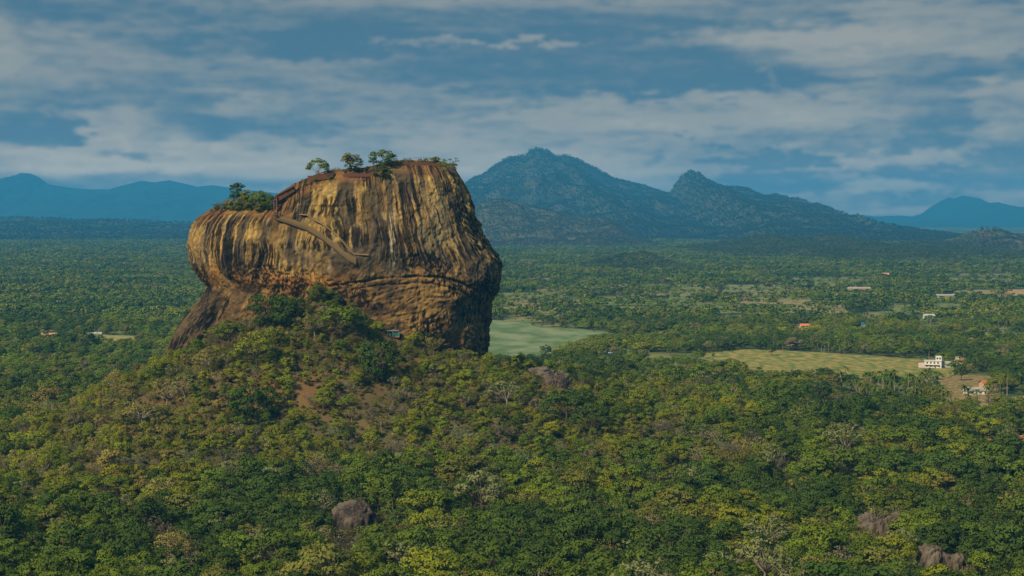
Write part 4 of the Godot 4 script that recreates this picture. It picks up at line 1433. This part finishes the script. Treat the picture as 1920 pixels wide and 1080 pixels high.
func _ready() -> void:
	rng.seed = 20240
	var cam := Camera3D.new()
	cam.name = "camera"
	cam.position = Vector3(0, EYE, 0)
	cam.fov = rad_to_deg(2.0 * atan(540.0 / FOCAL))
	cam.rotation.x = -atan((540.0 - HOR) / FOCAL)
	cam.near = 1.0
	cam.far = 60000.0
	add_child(cam)
	cam.current = true
	var env := Environment.new()
	env.background_mode = Environment.BG_SKY
	env.tonemap_mode = Environment.TONE_MAPPER_LINEAR
	env.tonemap_exposure = EXPOSURE
	env.sdfgi_enabled = true
	env.ssao_enabled = true
	env.ssil_enabled = true
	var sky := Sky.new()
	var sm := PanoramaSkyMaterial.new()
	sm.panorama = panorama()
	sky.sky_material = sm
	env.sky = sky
	env.fog_enabled = true
	env.fog_density = HAZE
	env.fog_light_color = Color(0.05, 0.39, 0.79).linear_to_srgb()
	var we := WorldEnvironment.new()
	we.name = "air"
	we.environment = env
	add_child(we)
	var sun := DirectionalLight3D.new()
	sun.name = "sun"
	sun.light_energy = 1.35
	sun.light_color = Color(1.0, 0.92, 0.77)
	sun.light_angular_distance = 7.0
	sun.shadow_enabled = true
	sun.look_at_from_position(Vector3(-0.52, 0.68, 0.58), Vector3.ZERO)
	add_child(sun)

	for form in ["round", "spreading", "tall", "sparse", "bare", "bushy"]:
		for i in 5: make_tree(form)
	for form in ["shrub", "far", "palm"]:
		for i in 4: make_tree(form)
	build_ground()
	build_rock()

	# mountains
	var blue1 := Color(0.022, 0.04, 0.025)
	mountain("far_mountain", "hazy blue mountain range on the left horizon", 26000, [[-160, 385], [-60, 372], [0, 350], [25, 331], [42, 324], [60, 326], [75, 332], [92, 345], [130, 352], [170, 355], [205, 355], [230, 348], [250, 343], [265, 339], [290, 342], [318, 338], [350, 345], [370, 350], [400, 347], [432, 352], [520, 362], [640, 372], [760, 380], [900, 392]], 7500, 2400, 30, blue1, tone(blue1, 1.3), 0.0, 0, 0)
	mountain("far_mountain", "hazy blue mountains with a twin peak on the right horizon", 26000, [[1380, 404], [1480, 402], [1520, 399], [1560, 402], [1600, 402], [1615, 405], [1640, 407], [1660, 405], [1690, 404], [1720, 408], [1735, 396], [1760, 378], [1778, 370], [1787, 373], [1805, 366], [1830, 379], [1850, 387], [1870, 388], [1888, 385], [1920, 393], [1990, 398], [2120, 404]], 7500, 2400, 30, blue1, tone(blue1, 1.3), 0.0, 0, 0)
	var g1 := Color(0.028, 0.042, 0.018)
	var g2 := Color(0.060, 0.060, 0.028)
	mountain("mountain", "dark rounded mountain with a knob on top right of the rock", 14400, [[640, 440], [720, 420], [780, 396], [840, 366], [864, 352], [890, 333], [903, 330], [930, 309], [945, 299], [965, 293], [985, 292], [990, 284], [1003, 278], [1015, 280], [1025, 281], [1035, 287], [1043, 293], [1065, 292], [1080, 297], [1100, 309], [1120, 318], [1150, 335], [1175, 341], [1200, 347], [1225, 356], [1255, 364], [1320, 386], [1400, 412], [1480, 440]], 6000, 2000, 24, g1, g2, 0.32, 21.0, 16.0, 0.5, 1.3)
	mountain("mountain", "dark mountain with a craggy steep-sided peak right of the rounded one", 13200, [[1130, 452], [1190, 420], [1235, 388], [1254, 368], [1259, 356], [1264, 346], [1271, 338], [1275, 329], [1285, 328], [1290, 321], [1298, 322], [1303, 329], [1320, 338], [1340, 346], [1355, 350], [1390, 352], [1400, 358], [1420, 367], [1440, 367], [1455, 364], [1470, 376], [1490, 390], [1520, 407], [1560, 425], [1600, 443], [1640, 455], [1720, 470]], 5600, 1900, 24, g1, g2, 0.28, 21.0, 15.0, 0.5, 1.3)
	var h1 := Color(0.045, 0.055, 0.02)
	var h2 := Color(0.095, 0.082, 0.042)
	mountain("hill", "brownish rocky foothill in front of the rounded mountain", 8600, [[800, 440], [870, 398], [905, 380], [935, 374], [967, 379], [1006, 388], [1050, 400], [1095, 406], [1136, 409], [1163, 424], [1210, 458], [1260, 478]], 2000, 1100, 15, tone(h1, 1.2), tone(h2, 1.1), 0.35, 15.0, 10.5)
	mountain("hill", "low green hill with a bare patch near the pale fields", 4300, [[1010, 520], [1080, 500], [1140, 484], [1180, 476], [1210, 473], [1243, 488], [1290, 505], [1340, 520]], 620, 500, 11, Color(0.055, 0.08, 0.018), Color(0.10, 0.115, 0.03), 0.1, 12.0, 9.0, 0.2, 1.8)
	mountain("hill", "low wooded foothills under the craggy mountain", 6400, [[1180, 480], [1260, 466], [1330, 458], [1400, 446], [1440, 440], [1500, 448], [1560, 440], [1600, 448], [1660, 460], [1720, 454], [1790, 464], [1900, 470], [2020, 480]], 2200, 700, 16, Color(0.05, 0.075, 0.018), Color(0.09, 0.105, 0.03), 0.08, 14.0, 10.0, 0.5, 1.9)
	mountain("hill", "dome-shaped wooded hill at the right edge", 6800, [[1660, 466], [1720, 457], [1745, 451], [1770, 456], [1800, 447], [1825, 434], [1845, 428], [1870, 429], [1890, 440], [1915, 453], [1960, 466], [2060, 476]], 1000, 900, 13, Color(0.045, 0.065, 0.02), h2, 0.3, 15.0, 11.0)
	mountain("hill", "long low wooded ridge along the left horizon", 11500, [[-220, 426], [-60, 413], [0, 411], [50, 408], [90, 410], [150, 414], [240, 413], [330, 418], [420, 422], [600, 426], [800, 432]], 3400, 1200, 40, g1, Color(0.07, 0.08, 0.035), 0.15, 34.0, 17.0, 0.4, 1.2)

	# fields and water
	field("pond", [[870, 598], [930, 601], [988, 600], [1000, 612], [1040, 615], [1080, 617], [1120, 620], [1160, 627], [1150, 636], [1110, 648], [1060, 664], [1030, 684], [900, 688]], "pale green pond covered with water plants right of the rock", Color(0.085, 0.14, 0.05), Color(0.195, 0.225, 0.115), 260.0, 0.1, 0.8)
	field("paddy_field", [[1318, 664], [1400, 655], [1500, 659], [1640, 668], [1725, 674], [1796, 690], [1786, 708], [1660, 726], [1500, 722], [1400, 705], [1330, 686]], "large yellow-green paddy field in the right half of the plain", Color(0.105, 0.145, 0.03), Color(0.30, 0.215, 0.068), 75.0)
	field("clearing", [[1762, 712], [1800, 704], [1868, 706], [1880, 764], [1800, 772], [1752, 756]], "bare orange-brown clearing around the long grey roof", Color(0.13, 0.125, 0.045), Color(0.29, 0.17, 0.075), 40.0)
	field("clearing", [[1872, 748], [1960, 742], [1960, 776], [1880, 772]], "dry pale clearing at the right edge below the long grey roof", Color(0.2, 0.17, 0.07), Color(0.36, 0.24, 0.11), 60.0)
	field("ploughed_field", [[1722, 613], [1762, 612], [1766, 625], [1724, 627]], "small reddish purple field far out on the right", Color(0.17, 0.05, 0.06), Color(0.21, 0.07, 0.06), 60.0)
	field("clearing", [[68, 625], [106, 624], [112, 640], [70, 641]], "left one of two pale clearings far left of the rock", Color(0.26, 0.22, 0.07), Color(0.36, 0.25, 0.10), 60.0)
	field("clearing", [[180, 628], [250, 631], [258, 652], [182, 650]], "right one of two pale clearings far left of the rock", Color(0.18, 0.20, 0.06), Color(0.34, 0.25, 0.10), 60.0)
	var tan := Color(0.25, 0.19, 0.08)
	var dry := Color(0.18, 0.18, 0.065)
	var green := Color(0.09, 0.135, 0.04)
	var strips := [
		["far field strip below the bare patch of the low green hill", 1010, 1180, 535, 544, tan, dry], ["longest of the far pale fields, left of the long pale building", 1360, 1640, 533, 549, tan, green],
		["pale field strip just right of the rock, upper", 938, 1060, 548, 558, dry, green], ["pale field strip just right of the rock, middle", 945, 1090, 562, 573, tan, dry],
		["pale field strip just right of the rock, lower", 930, 1010, 578, 588, green, dry], ["green field strip right of the low green hill", 1120, 1300, 556, 567, green, dry],
		["tan field strip behind the pond's far trees", 1080, 1240, 574, 584, dry, green], ["pale strip below the longest far field", 1395, 1520, 556, 566, tan, dry],
		["thin pale field far right, left part", 1790, 1880, 543, 552, tan, dry], ["thin orange field at the right edge far out", 1885, 1960, 542, 553, Color(0.40, 0.24, 0.11), tan],
		["tan clearing left of the orange-roofed house", 1340, 1430, 590, 600, dry, green], ["clearing around the orange-roofed house", 1490, 1560, 608, 622, dry, tan],
		["clearing right of the reddish field", 1830, 1900, 613, 626, tan, green], ["orange clearing left of the reddish field", 1610, 1650, 605, 624, Color(0.38, 0.25, 0.09), dry]]
	strips += [["green field strip left of the longest far field", 1190, 1345, 538, 551, green, tan], ["broad pale field just right of the rock behind the pond", 950, 1120, 583, 598, tan, green],
		["pale green field behind the tree belt right of the pond", 1250, 1400, 570, 583, dry, green], ["thin tan field between two tree belts right of centre", 1420, 1590, 572, 583, tan, dry],
		["pale green strip far behind the white house", 1660, 1800, 568, 580, green, dry], ["pale strip under the dome-shaped hill", 1780, 1900, 520, 530, dry, green], ["far green strip below the low foothills", 1480, 1640, 519, 528, green, dry]]
	for q in strips:
		field("field", [[q[1], q[3] + 1], [q[2], q[3]], [q[2] + 8, q[4] + 5], [q[1] - 8, q[4] + 6]], q[0], q[5], q[6], 120.0)

	for poly in [open_areas[0], open_areas[1]]:
		for i in 70:
			var k := rng.randi() % int(poly.size())
			var e: Vector2 = poly[k].lerp(poly[(k + 1) % poly.size()], rng.randf())
			put("plain_wood", ["shrub", "bushy", "far"][rng.randi() % 3], Vector3(e.x + rng.randfn(0.0, 5.0), 0.0, e.y + rng.randfn(0.0, 5.0)), rng.randf_range(1.5, 5.0), tint(["mid green", "olive", "dark green"][rng.randi() % 3]))
	# rocks in the woods
	boulder(668, 992, 92, 50, "big dark boulder on the lower slope below the rock", 0.95)
	boulder(848, 996, 26, 16, "small pale boulder right of the big dark slope boulder", 0.1)
	boulder(1640, 1006, 76, 40, "reddish flat-topped boulder, left one of the pair at lower right", 0.35)
	boulder(1682, 1014, 54, 46, "grey upright boulder, right one of the pair at lower right", 0.55)
	boulder(1752, 1078, 66, 58, "tall pale boulder with streaks near the bottom right corner", 0.3)
	boulder(1798, 1084, 60, 48, "round dark boulder beside the tall streaked one at bottom right", 0.6)
	boulder(1469, 884, 22, 24, "small dark purple boulder in the right-hand forest", 0.95)
	boulder(1012, 704, 52, 16, "flat orange-topped outcrop on the ridge right of the rock", 0.3, "boulder", 900.0)
	boulder(1045, 722, 50, 26, "dark grey stepped outcrop right of the flat orange outcrop", 0.7, "boulder", 900.0)
	boulder(1283, 858, 20, 12, "small pale boulder in a gap of the forest right of the middle", 0.1)

	build_houses()
	build_hut()
	build_walkway()
	build_person()
	settle()
	build_named_trees()
	settle()
	summit_scrub()
	plant_near()
	stand_alone()
	plant_far()
	grow_woods()
